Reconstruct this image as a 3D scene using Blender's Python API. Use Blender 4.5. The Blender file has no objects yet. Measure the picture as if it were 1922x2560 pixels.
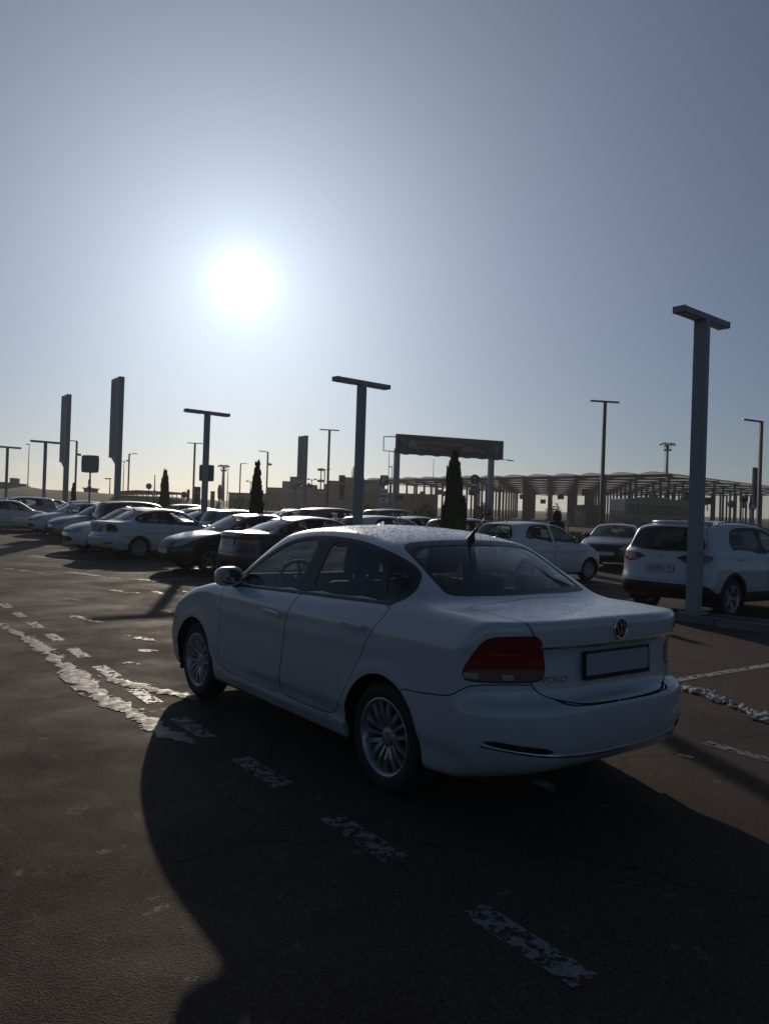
import bpy, bmesh, math, random
import numpy as np
from mathutils import Vector, Matrix

R = math.radians
random.seed(7)
np.random.seed(7)
scene = bpy.context.scene
col = scene.collection

# ------------------------------------------------------------------ camera
CAM_H, CAM_P, CAM_R, CAM_F = 1.52089, 0.0062359, 0.0331939, 1925.805
cam_d = bpy.data.cameras.new("camera")
cam = bpy.data.objects.new("camera", cam_d)
col.objects.link(cam)
scene.camera = cam
cam_d.sensor_fit = 'VERTICAL'
cam_d.sensor_height = 36.0
cam_d.lens = 36.0 * CAM_F / 2560.0
cam_d.clip_start = 0.05
cam_d.clip_end = 6000
_fw = Vector((0, math.cos(CAM_P), math.sin(CAM_P)))
_u0 = Vector((0, -math.sin(CAM_P), math.cos(CAM_P)))
_rt = Vector((1, 0, 0)) * math.cos(CAM_R) + _u0 * math.sin(CAM_R)
_up = -Vector((1, 0, 0)) * math.sin(CAM_R) + _u0 * math.cos(CAM_R)
cam.matrix_world = Matrix(((_rt.x, _up.x, -_fw.x, 0), (_rt.y, _up.y, -_fw.y, 0), (_rt.z, _up.z, -_fw.z, CAM_H), (0, 0, 0, 1)))


def ray(px, py):
    return _fw + _rt * ((px - 961) / CAM_F) - _up * ((py - 1280) / CAM_F)


def at(px, py, Y):
    "world point seen at photo pixel (px, py), Y metres ahead"
    d = ray(px, py)
    return Vector((0, 0, CAM_H)) + d * (Y / d.y)


def gnd(px, py, z=0.0):
    d = ray(px, py)
    return Vector((0, 0, CAM_H)) + d * ((z - CAM_H) / d.z)


def gz(Y):
    "ground height: the lot falls gently towards its middle and levels out beyond"
    t = (Y - 20.0) / 4.0
    return 0.0159 * 4.0 * (math.log1p(math.exp(t)) if t < 30 else t)


# ------------------------------------------------------------------ sky and sun
SUN_EL, SUN_AZ = R(16.34), R(-10.98)          # azimuth from +Y towards +X
SUN = Vector((math.sin(SUN_AZ) * math.cos(SUN_EL), math.cos(SUN_AZ) * math.cos(SUN_EL), math.sin(SUN_EL)))
world = bpy.data.worlds.new("World")
scene.world = world
world.use_nodes = True
nt = world.node_tree
nt.nodes.clear()
w_out = nt.nodes.new('ShaderNodeOutputWorld')
w_bg = nt.nodes.new('ShaderNodeBackground')
w_sky = nt.nodes.new('ShaderNodeTexSky')
w_sky.sky_type = 'NISHITA'
w_sky.sun_disc = False
w_sky.sun_elevation = SUN_EL
w_sky.sun_rotation = SUN_AZ
w_sky.altitude = 100
w_sky.air_density = 1.0
w_sky.dust_density = 0.4
w_sky.ozone_density = 4.0
w_bg.inputs['Strength'].default_value = 0.05
# the glow of the air close round the sun, added to the sky by angle from the sun
w_tc = nt.nodes.new('ShaderNodeTexCoord')
w_dot = nt.nodes.new('ShaderNodeVectorMath'); w_dot.operation = 'DOT_PRODUCT'
w_dot.inputs[1].default_value = SUN
nt.links.new(w_tc.outputs['Generated'], w_dot.inputs[0])
w_cl = nt.nodes.new('ShaderNodeClamp'); nt.links.new(w_dot.outputs['Value'], w_cl.inputs['Value'])
w_acos = nt.nodes.new('ShaderNodeMath'); w_acos.operation = 'ARCCOSINE'
nt.links.new(w_cl.outputs[0], w_acos.inputs[0])
GLOWS = [(130.0, R(0.55), (1, 0.99, 0.97)), (14.0, R(1.7), (0.97, 0.99, 1.0)), (12.0, R(10.0), (0.58, 1.0, 1.05)), (13.0, R(20.0), (1.0, 0.88, 1.02))]
last = w_sky.outputs['Color']
for amp, wid, c in GLOWS:
    d1 = nt.nodes.new('ShaderNodeMath'); d1.operation = 'DIVIDE'; d1.inputs[1].default_value = -wid
    nt.links.new(w_acos.outputs[0], d1.inputs[0])
    ex = nt.nodes.new('ShaderNodeMath'); ex.operation = 'EXPONENT'; nt.links.new(d1.outputs[0], ex.inputs[0])
    sc_ = nt.nodes.new('ShaderNodeVectorMath'); sc_.operation = 'SCALE'
    sc_.inputs[0].default_value = [amp * v for v in c]
    nt.links.new(ex.outputs[0], sc_.inputs['Scale'])
    ad = nt.nodes.new('ShaderNodeVectorMath'); ad.operation = 'ADD'
    nt.links.new(last, ad.inputs[0]); nt.links.new(sc_.outputs['Vector'], ad.inputs[1])
    last = ad.outputs['Vector']
c_mp = nt.nodes.new('ShaderNodeMapping'); c_mp.inputs['Scale'].default_value = (5, 5, 34)
nt.links.new(w_tc.outputs['Generated'], c_mp.inputs['Vector'])
c_nz = nt.nodes.new('ShaderNodeTexNoise'); c_nz.inputs['Scale'].default_value = 1.6; c_nz.inputs['Detail'].default_value = 7; c_nz.inputs['Roughness'].default_value = 0.6
nt.links.new(c_mp.outputs[0], c_nz.inputs['Vector'])
c_mr = nt.nodes.new('ShaderNodeMapRange'); c_mr.inputs['From Min'].default_value = 0.5; c_mr.inputs['From Max'].default_value = 0.68; c_mr.inputs['To Max'].default_value = 2.6
nt.links.new(c_nz.outputs['Fac'], c_mr.inputs['Value'])
c_sp = nt.nodes.new('ShaderNodeSeparateXYZ'); nt.links.new(w_tc.outputs['Generated'], c_sp.inputs[0])
c_el = nt.nodes.new('ShaderNodeMapRange'); c_el.inputs['From Min'].default_value = 0.075; c_el.inputs['From Max'].default_value = 0.03
nt.links.new(c_sp.outputs['Z'], c_el.inputs['Value'])
c_mu = nt.nodes.new('ShaderNodeMath'); c_mu.operation = 'MULTIPLY'; nt.links.new(c_mr.outputs[0], c_mu.inputs[0]); nt.links.new(c_el.outputs[0], c_mu.inputs[1])
c_sc = nt.nodes.new('ShaderNodeVectorMath'); c_sc.operation = 'SCALE'; c_sc.inputs[0].default_value = (1.0, 0.93, 0.88); nt.links.new(c_mu.outputs[0], c_sc.inputs['Scale'])
c_ad = nt.nodes.new('ShaderNodeVectorMath'); c_ad.operation = 'ADD'; nt.links.new(last, c_ad.inputs[0]); nt.links.new(c_sc.outputs['Vector'], c_ad.inputs[1])
last = c_ad.outputs['Vector']
w_wb = nt.nodes.new('ShaderNodeVectorMath'); w_wb.operation = 'MULTIPLY'; w_wb.inputs[1].default_value = (0.975, 1.005, 1.04)
nt.links.new(last, w_wb.inputs[0])
nt.links.new(w_wb.outputs['Vector'], w_bg.inputs['Color'])
nt.links.new(w_bg.outputs[0], w_out.inputs['Surface'])

sun_d = bpy.data.lights.new("sun", 'SUN')
sun_d.energy = 2.9
sun_d.angle = R(0.5)
sun_d.color = (1.0, 0.86, 0.68)
sun_o = bpy.data.objects.new("sun", sun_d)
col.objects.link(sun_o)
sun_o.rotation_euler = (-SUN).to_track_quat('-Z', 'Y').to_euler()
sun_o.location = (0, 0, 60)

vs = scene.view_settings
vs.view_transform = 'Standard'
vs.look = 'None'
vs.exposure = -0.70
vs.gamma = 1
vs.use_curve_mapping = False
scene.cycles.max_bounces = 8
scene.cycles.transparent_max_bounces = 24
scene.cycles.volume_bounces = 0

# ------------------------------------------------------------------ materials
def mat(name, base, rough=0.5, metal=0.0, coat=0.0, spec=0.5, emit=None, alpha=None):
    m = bpy.data.materials.new(name)
    m.use_nodes = True
    b = m.node_tree.nodes['Principled BSDF']
    b.inputs['Base Color'].default_value = (*base, 1)
    b.inputs['Roughness'].default_value = rough
    b.inputs['Metallic'].default_value = metal
    b.inputs['Coat Weight'].default_value = coat
    b.inputs['Coat Roughness'].default_value = 0.04
    b.inputs['Specular IOR Level'].default_value = spec
    return m


def N(m, t, **kw):
    n = m.node_tree.nodes.new(t)
    for k, v in kw.items():
        if k in n.inputs:
            n.inputs[k].default_value = v
        else:
            setattr(n, k, v)
    return n


def LK(m, a, b):
    m.node_tree.links.new(a, b)


def bsdf(m):
    return m.node_tree.nodes['Principled BSDF']


def noise_rough(m, scale, lo, hi, coord='Object', detail=4, bump=0.0, bscale=None, col_lo=None, col_hi=None, stretch=None):
    "uneven gloss, fine relief and colour from noise"
    tc = N(m, 'ShaderNodeTexCoord')
    src = tc.outputs[coord]
    if stretch:
        mp = N(m, 'ShaderNodeMapping'); mp.inputs['Scale'].default_value = stretch
        LK(m, src, mp.inputs['Vector']); src = mp.outputs[0]
    nz = N(m, 'ShaderNodeTexNoise', Scale=scale, Detail=detail)
    LK(m, src, nz.inputs['Vector'])
    mr = N(m, 'ShaderNodeMapRange'); mr.inputs['To Min'].default_value = lo; mr.inputs['To Max'].default_value = hi
    mr.inputs['From Min'].default_value = 0.3; mr.inputs['From Max'].default_value = 0.7
    LK(m, nz.outputs['Fac'], mr.inputs['Value'])
    LK(m, mr.outputs[0], bsdf(m).inputs['Roughness'])
    if col_lo:
        mx = N(m, 'ShaderNodeMix', data_type='RGBA')
        mx.inputs[6].default_value = (*col_lo, 1); mx.inputs[7].default_value = (*col_hi, 1)
        LK(m, nz.outputs['Fac'], mx.inputs[0]); LK(m, mx.outputs[2], bsdf(m).inputs['Base Color'])
    if bump:
        n2 = N(m, 'ShaderNodeTexNoise', Scale=bscale or scale * 6, Detail=3)
        LK(m, src, n2.inputs['Vector'])
        bp = N(m, 'ShaderNodeBump', Strength=bump, Distance=0.004)
        LK(m, n2.outputs['Fac'], bp.inputs['Height']); LK(m, bp.outputs[0], bsdf(m).inputs['Normal'])
    return m


def paint(name, c, metal=0.0, frost=0.0):
    "car paint with road film low down and frost or dew lying on upward faces"
    m = mat(name, c, 0.32, metal, 1.0)
    tc = N(m, 'ShaderNodeTexCoord')
    nz = N(m, 'ShaderNodeTexNoise', Scale=3.0, Detail=6)
    LK(m, tc.outputs['Object'], nz.inputs['Vector'])
    mr = N(m, 'ShaderNodeMapRange'); mr.inputs['From Min'].default_value = 0.35; mr.inputs['From Max'].default_value = 0.75
    mr.inputs['To Min'].default_value = 0.02; mr.inputs['To Max'].default_value = 0.16
    LK(m, nz.outputs['Fac'], mr.inputs['Value'])
    LK(m, mr.outputs[0], bsdf(m).inputs['Coat Roughness'])
    sp = N(m, 'ShaderNodeSeparateXYZ'); LK(m, tc.outputs['Object'], sp.inputs[0])
    dz = N(m, 'ShaderNodeMapRange'); dz.inputs['From Min'].default_value = 0.75; dz.inputs['From Max'].default_value = 0.2
    dz.inputs['To Min'].default_value = 0.0; dz.inputs['To Max'].default_value = 0.75
    LK(m, sp.outputs['Z'], dz.inputs['Value'])
    mu = N(m, 'ShaderNodeMath', operation='MULTIPLY'); LK(m, dz.outputs[0], mu.inputs[0]); LK(m, nz.outputs['Fac'], mu.inputs[1])
    mx = N(m, 'ShaderNodeMix', data_type='RGBA'); mx.inputs[6].default_value = (*c, 1); mx.inputs[7].default_value = (0.13, 0.115, 0.10, 1)
    LK(m, mu.outputs[0], mx.inputs[0])
    out = mx.outputs[2]
    if frost:
        ge = N(m, 'ShaderNodeNewGeometry'); s2 = N(m, 'ShaderNodeSeparateXYZ'); LK(m, ge.outputs['Normal'], s2.inputs[0])
        up = N(m, 'ShaderNodeMapRange'); up.inputs['From Min'].default_value = 0.55; up.inputs['From Max'].default_value = 0.9
        LK(m, s2.outputs['Z'], up.inputs['Value'])
        n3 = N(m, 'ShaderNodeTexNoise', Scale=160.0, Detail=2); LK(m, tc.outputs['Object'], n3.inputs['Vector'])
        m3 = N(m, 'ShaderNodeMapRange'); m3.inputs['From Min'].default_value = 0.42; m3.inputs['From Max'].default_value = 0.58
        LK(m, n3.outputs['Fac'], m3.inputs['Value'])
        m4 = N(m, 'ShaderNodeMath', operation='MULTIPLY'); LK(m, up.outputs[0], m4.inputs[0]); LK(m, m3.outputs[0], m4.inputs[1])
        m5 = N(m, 'ShaderNodeMath', operation='MULTIPLY'); LK(m, m4.outputs[0], m5.inputs[0]); m5.inputs[1].default_value = frost
        m6 = N(m, 'ShaderNodeMix', data_type='RGBA'); m6.inputs[7].default_value = (0.62, 0.63, 0.65, 1)
        LK(m, m5.outputs[0], m6.inputs[0]); LK(m, out, m6.inputs[6]); out = m6.outputs[2]
        bp = N(m, 'ShaderNodeBump', Strength=0.5 * min(1, frost * 1.5), Distance=0.002)
        LK(m, m4.outputs[0], bp.inputs['Height'])
        LK(m, bp.outputs[0], bsdf(m).inputs['Coat Normal'])
        rg = N(m, 'ShaderNodeMath', operation='MULTIPLY_ADD'); LK(m, up.outputs[0], rg.inputs[0]); rg.inputs[1].default_value = 0.18 + 0.35 * frost; LK(m, mr.outputs[0], rg.inputs[2])
        LK(m, rg.outputs[0], bsdf(m).inputs['Coat Roughness'])
    LK(m, out, bsdf(m).inputs['Base Color'])
    # the inner side of a panel is dark lining
    gb = N(m, 'ShaderNodeNewGeometry'); li = N(m, 'ShaderNodeBsdfDiffuse'); li.inputs[0].default_value = (0.03, 0.03, 0.032, 1)
    ms = N(m, 'ShaderNodeMixShader')
    LK(m, gb.outputs['Backfacing'], ms.inputs[0]); LK(m, bsdf(m).outputs[0], ms.inputs[1]); LK(m, li.outputs[0], ms.inputs[2])
    LK(m, ms.outputs[0], m.node_tree.nodes['Material Output'].inputs['Surface'])
    return m


def glass(name, tint, gloss=0.03, dirt=0.06):
    m = bpy.data.materials.new(name)
    m.use_nodes = True
    t = m.node_tree
    t.nodes.clear()
    o = t.nodes.new('ShaderNodeOutputMaterial')
    tr = t.nodes.new('ShaderNodeBsdfTransparent'); tr.inputs[0].default_value = (*tint, 1)
    gl = t.nodes.new('ShaderNodeBsdfGlossy'); gl.inputs['Roughness'].default_value = gloss
    gl.inputs['Color'].default_value = (0.9, 0.95, 0.95, 1)
    d1 = t.nodes.new('ShaderNodeBsdfDiffuse'); d1.inputs[0].default_value = (0.35, 0.36, 0.36, 1)
    d2 = t.nodes.new('ShaderNodeBsdfTranslucent'); d2.inputs[0].default_value = (0.5, 0.56, 0.54, 1)
    df = t.nodes.new('ShaderNodeMixShader'); df.inputs[0].default_value = 0.7
    t.links.new(d1.outputs[0], df.inputs[1]); t.links.new(d2.outputs[0], df.inputs[2])
    tc = t.nodes.new('ShaderNodeTexCoord')
    nz = t.nodes.new('ShaderNodeTexNoise'); nz.inputs['Scale'].default_value = 7; nz.inputs['Detail'].default_value = 6
    t.links.new(tc.outputs['Object'], nz.inputs['Vector'])
    mr = t.nodes.new('ShaderNodeMapRange'); mr.inputs['From Min'].default_value = 0.4; mr.inputs['From Max'].default_value = 0.8
    mr.inputs['To Min'].default_value = dirt * 0.3; mr.inputs['To Max'].default_value = dirt * 2
    t.links.new(nz.outputs['Fac'], mr.inputs['Value'])
    m0 = t.nodes.new('ShaderNodeMixShader')
    t.links.new(mr.outputs[0], m0.inputs[0]); t.links.new(tr.outputs[0], m0.inputs[1]); t.links.new(df.outputs[0], m0.inputs[2])
    fr = t.nodes.new('ShaderNodeFresnel')
    gm = t.nodes.new('ShaderNodeNewGeometry')
    io = t.nodes.new('ShaderNodeMapRange'); io.inputs['To Min'].default_value = 1.5; io.inputs['To Max'].default_value = 1 / 1.5
    t.links.new(gm.outputs['Backfacing'], io.inputs['Value']); t.links.new(io.outputs[0], fr.inputs['IOR'])
    m1 = t.nodes.new('ShaderNodeMixShader')
    t.links.new(fr.outputs[0], m1.inputs[0]); t.links.new(m0.outputs[0], m1.inputs[1]); t.links.new(gl.outputs[0], m1.inputs[2])
    t.links.new(m1.outputs[0], o.inputs['Surface'])
    return m


M = {}
M['white'] = paint('white_paint', (0.54, 0.555, 0.59), frost=0.08)
M['white_frost'] = paint('frosted_white_paint', (0.7, 0.71, 0.72), frost=0.5)
M['silver'] = paint('silver_paint', (0.36, 0.37, 0.38), 0.6, frost=0.5)
M['grey'] = paint('grey_paint', (0.10, 0.105, 0.115), 0.5, frost=0.6)
M['dark'] = paint('dark_paint', (0.014, 0.015, 0.019), 0.2, frost=0.45)
M['black'] = paint('black_paint', (0.008, 0.008, 0.010), 0.0, frost=0.35)
M['bronze'] = paint('bronze_paint', (0.075, 0.062, 0.05), 0.6, frost=0.06)
M['blue'] = paint('blue_paint', (0.03, 0.05, 0.10), 0.4, frost=0.4)
M['glass'] = glass('car_glass', (0.88, 0.92, 0.90), dirt=0.025)
M['glass_front'] = glass('windshield_glass', (0.84, 0.89, 0.87), dirt=0.14)
M['glass_dark'] = glass('tinted_car_glass', (0.30, 0.33, 0.33))
M['trim'] = noise_rough(mat('black_trim', (0.012, 0.012, 0.013), 0.4), 30, 0.3, 0.5)
M['rubber'] = noise_rough(mat('tyre_rubber', (0.018, 0.018, 0.019), 0.8), 20, 0.6, 0.9, bump=0.3, col_lo=(0.012, 0.012, 0.013), col_hi=(0.035, 0.032, 0.03))
M['alloy'] = noise_rough(mat('alloy_rim', (0.42, 0.43, 0.45), 0.35, 0.75), 14, 0.25, 0.5, col_lo=(0.30, 0.29, 0.28), col_hi=(0.5, 0.51, 0.53))
M['steel'] = noise_rough(mat('brake_steel', (0.12, 0.11, 0.10), 0.5, 0.8), 18, 0.4, 0.7)
M['chrome'] = noise_rough(mat('chrome', (0.75, 0.76, 0.78), 0.1, 1.0), 25, 0.06, 0.2)
M['lamp_red'] = noise_rough(mat('red_lamp_lens', (0.26, 0.012, 0.016), 0.12, 0, 1.0), 12, 0.08, 0.2)
M['lamp_smoke'] = noise_rough(mat('smoked_lamp_lens', (0.20, 0.10, 0.09), 0.12, 0, 1.0), 12, 0.08, 0.2)
M['lamp_clear'] = noise_rough(mat('clear_lamp_lens', (0.42, 0.43, 0.44), 0.15, 0.3, 1.0), 12, 0.08, 0.2)
M['cabin'] = noise_rough(mat('seat_cloth', (0.025, 0.026, 0.028), 0.85), 40, 0.7, 0.95, bump=0.2)
M['dash'] = noise_rough(mat('dashboard_plastic', (0.035, 0.035, 0.036), 0.6), 60, 0.5, 0.7, bump=0.15)
M['under'] = mat('underbody', (0.012, 0.012, 0.012), 0.9)
M['plate'] = noise_rough(mat('number_plate_white', (0.66, 0.66, 0.66), 0.4), 20, 0.3, 0.5)
M['ink'] = mat('plate_ink', (0.01, 0.01, 0.012), 0.5)
M['plate_grey'] = noise_rough(mat('blank_plate', (0.36, 0.36, 0.38), 0.7), 20, 0.6, 0.8)
M['mirror'] = mat('mirror_glass', (0.7, 0.72, 0.74), 0.03, 1.0)

# ------------------------------------------------------------------ object helpers
class MB:
    "collects simple solids into one mesh"
    def __init__(s):
        s.v, s.f, s.m, s.mats = [], [], [], []
        s.sm = []

    def mi(s, m):
        if m not in s.mats:
            s.mats.append(m)
        return s.mats.index(m)

    def add(s, vs, fs, m, smooth=False):
        o = len(s.v)
        s.v += [tuple(p) for p in vs]
        k = s.mi(m)
        for f in fs:
            s.f.append(tuple(i + o for i in f)); s.m.append(k); s.sm.append(smooth)
        return s

    def box(s, c, d, m, rot=None, bev=0.0):
        bm = bmesh.new()
        bmesh.ops.create_cube(bm, size=1)
        bmesh.ops.scale(bm, vec=d, verts=bm.verts)
        if bev:
            bmesh.ops.bevel(bm, geom=bm.edges[:], offset=bev, segments=2, profile=0.6, affect='EDGES')
        if rot is not None:
            bmesh.ops.transform(bm, matrix=rot.to_4x4(), verts=bm.verts)
        bm.verts.index_update()
        s.add([Vector(c) + v.co for v in bm.verts], [[v.index for v in f.verts] for f in bm.faces], m)
        bm.free()
        return s

    def tube(s, pts, r, m, n=8, cap=True, smooth=True, r2=None):
        pts = [Vector(p) for p in pts]
        k = len(pts)
        vs, fs = [], []
        for i, p in enumerate(pts):
            t = (pts[min(i + 1, k - 1)] - pts[max(i - 1, 0)]).normalized()
            a = t.orthogonal().normalized() if i == 0 else (a - t * a.dot(t)).normalized()
            b = t.cross(a)
            rr = r if r2 is None else r + (r2 - r) * i / (k - 1)
            for j in range(n):
                w = 2 * math.pi * j / n
                vs.append(p + (a * math.cos(w) + b * math.sin(w)) * rr)
        for i in range(k - 1):
            for j in range(n):
                fs.append((i * n + j, i * n + (j + 1) % n, (i + 1) * n + (j + 1) % n, (i + 1) * n + j))
        s.add(vs, fs, m, smooth)
        if cap:
            o = len(s.v) - len(vs)
            s.f.append(tuple(o + j for j in reversed(range(n)))); s.m.append(s.mi(m)); s.sm.append(False)
            s.f.append(tuple(o + (k - 1) * n + j for j in range(n))); s.m.append(s.mi(m)); s.sm.append(False)
        return s

    def lathe(s, prof, m, axis='Z', n=32, c=(0, 0, 0), smooth=True):
        "prof: list of (radius, height along axis)"
        vs, fs = [], []
        k = len(prof)
        for (r, h) in prof:
            for j in range(n):
                w = 2 * math.pi * j / n
                q = (r * math.cos(w), r * math.sin(w), h)
                if axis == 'Y':
                    q = (q[0], q[2], -q[1])
                elif axis == 'X':
                    q = (q[2], q[0], q[1])
                vs.append((q[0] + c[0], q[1] + c[1], q[2] + c[2]))
        for i in range(k - 1):
            for j in range(n):
                fs.append((i * n + j, i * n + (j + 1) % n, (i + 1) * n + (j + 1) % n, (i + 1) * n + j))
        return s.add(vs, fs, m, smooth)

    def prism(s, poly, h0, h1, m, plane='XY', smooth=False):
        "poly extruded from h0 to h1 along the axis that plane leaves out"
        def P(a, b, h):
            return {'XY': (a, b, h), 'XZ': (a, h, b), 'YZ': (h, a, b)}[plane]
        n = len(poly)
        vs = [P(a, b, h0) for a, b in poly] + [P(a, b, h1) for a, b in poly]
        fs = [tuple(reversed(range(n))), tuple(range(n, 2 * n))]
        fs += [(i, (i + 1) % n, n + (i + 1) % n, n + i) for i in range(n)]
        return s.add(vs, fs, m, smooth)

    def xf(s, mtx, start=0):
        s.v = s.v[:start] + [tuple(mtx @ Vector(p)) for p in s.v[start:]]
        return s

    def mesh(s, name):
        me = bpy.data.meshes.new(name)
        me.from_pydata(s.v, [], s.f)
        for m in s.mats:
            me.materials.append(m)
        me.polygons.foreach_set('material_index', s.m)
        me.polygons.foreach_set('use_smooth', s.sm)
        bm = bmesh.new(); bm.from_mesh(me)
        bmesh.ops.recalc_face_normals(bm, faces=bm.faces)
        bm.to_mesh(me); bm.free()
        me.update()
        return me

    def build(s, name, parent=None, **kw):
        return link(name, s.mesh(name), parent, **kw)


def link(name, me, parent=None, **kw):
    o = bpy.data.objects.new(name, me)
    col.objects.link(o)
    if parent is not None:
        o.parent = parent
    for k, v in kw.items():
        o[k] = v
    return o


def thing(name, label, cat, loc=(0, 0, 0), rz=0.0, group=None):
    o = bpy.data.objects.new(name, None)
    col.objects.link(o)
    o.empty_display_size = 0.2
    o.location = loc
    o.rotation_euler = (0, 0, rz)
    o['label'] = label
    o['category'] = cat
    if group:
        o['group'] = group
    return o


def copy_tree(o, parent=None, swap=None):
    "a thing with copies of its parts and their sub-parts; swap: {material: material}"
    c = o.copy()
    col.objects.link(c)
    c.parent = parent
    if swap and o.data is not None and hasattr(o.data, 'materials'):
        for i, m in enumerate(o.data.materials):
            if m in swap:
                c.material_slots[i].link = 'OBJECT'
                c.material_slots[i].material = swap[m]
    for ch in list(KIDS.get(o.name, [])) or [k for k in o.children]:
        copy_tree(ch, c, swap)
    return c


KIDS = {}


def text_mesh(txt, size, depth, m, bold=0.0):
    cu = bpy.data.curves.new('lettering', 'FONT')
    cu.body = txt
    cu.size = size
    cu.extrude = depth
    cu.offset = bold
    cu.align_x = 'CENTER'
    cu.align_y = 'CENTER'
    cu.resolution_u = 3
    t = bpy.data.objects.new('lettering', cu)
    col.objects.link(t)
    bpy.context.view_layer.update()
    me = bpy.data.meshes.new_from_object(t.evaluated_get(bpy.context.evaluated_depsgraph_get()))
    bpy.data.objects.remove(t)
    bpy.data.curves.remove(cu)
    me.materials.clear()
    me.materials.append(m)
    return me


def put(me, name, parent, loc, xdir, ydir):
    "mesh lying in its XY plane set so its X and Y follow the given directions"
    x = Vector(xdir).normalized(); y = Vector(ydir); y = (y - x * y.dot(x)).normalized(); z = x.cross(y)
    o = link(name, me, parent)
    o.matrix_local = Matrix(((x.x, y.x, z.x, loc[0]), (x.y, y.y, z.y, loc[1]), (x.z, y.z, z.z, loc[2]), (0, 0, 0, 1)))
    return o

# ------------------------------------------------------------------ car bodies
def chaikin(p, n=2, closed=True):
    p = np.asarray(p, float)
    for _ in range(n):
        q = np.roll(p, -1, 0)
        a, b = 0.75 * p + 0.25 * q, 0.25 * p + 0.75 * q
        p = np.stack([a, b], 1).reshape(-1, 2)
    return p


def poly_sdf(pts, poly):
    "signed distance (negative inside) of 2-D points to a closed polygon"
    pts = np.asarray(pts, float); a = np.asarray(poly, float); b = np.roll(a, -1, 0)
    d2 = np.full(len(pts), 1e9); ins = np.zeros(len(pts), bool)
    x, y = pts[:, 0], pts[:, 1]
    for (ax, ay), (bx, by) in zip(a, b):
        ex, ey = bx - ax, by - ay
        L2 = ex * ex + ey * ey
        if L2 < 1e-14:
            continue
        t = np.clip(((x - ax) * ex + (y - ay) * ey) / L2, 0, 1)
        d2 = np.minimum(d2, (x - ax - t * ex) ** 2 + (y - ay - t * ey) ** 2)
        if ay != by:
            c = (ay > y) != (by > y)
            ins ^= c & (x < (bx - ax) * (y - ay) / (by - ay) + ax)
    d = np.sqrt(d2)
    return np.where(ins, -d, d)


class Field2:
    def __init__(s, poly, h=0.012, pad=0.35, blur=1.1):
        poly = np.asarray(poly, float)
        s.o = poly.min(0) - pad
        n = np.ceil((poly.max(0) + pad - s.o) / h).astype(int) + 1
        s.h, s.n = h, n
        gx, gy = np.meshgrid(s.o[0] + h * np.arange(n[0]), s.o[1] + h * np.arange(n[1]), indexing='ij')
        g = poly_sdf(np.stack([gx.ravel(), gy.ravel()], 1), poly).reshape(n)
        k = np.exp(-0.5 * (np.arange(-6, 7) / blur) ** 2); k /= k.sum()
        for ax in (0, 1):
            gp = np.pad(g, [(6, 6) if i == ax else (0, 0) for i in (0, 1)], mode='reflect', reflect_type='odd')
            g = sum(k[i] * np.take(gp, np.arange(i, i + n[ax]), axis=ax) for i in range(13))
        s.g = g

    def __call__(s, x, y):
        u = np.clip((x - s.o[0]) / s.h, 0, s.n[0] - 1.001); v = np.clip((y - s.o[1]) / s.h, 0, s.n[1] - 1.001)
        i, j = u.astype(int), v.astype(int)
        a, b = u - i, v - j
        g = s.g
        return (g[i, j] * (1 - a) * (1 - b) + g[i + 1, j] * a * (1 - b) + g[i, j + 1] * (1 - a) * b + g[i + 1, j + 1] * a * b)


def smax(a, b, k):
    h = np.maximum(k - np.abs(a - b), 0) / k
    return np.maximum(a, b) + h * h * k * 0.25


def smin(a, b, k):
    h = np.maximum(k - np.abs(a - b), 0) / k
    return np.minimum(a, b) - h * h * k * 0.25


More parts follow.
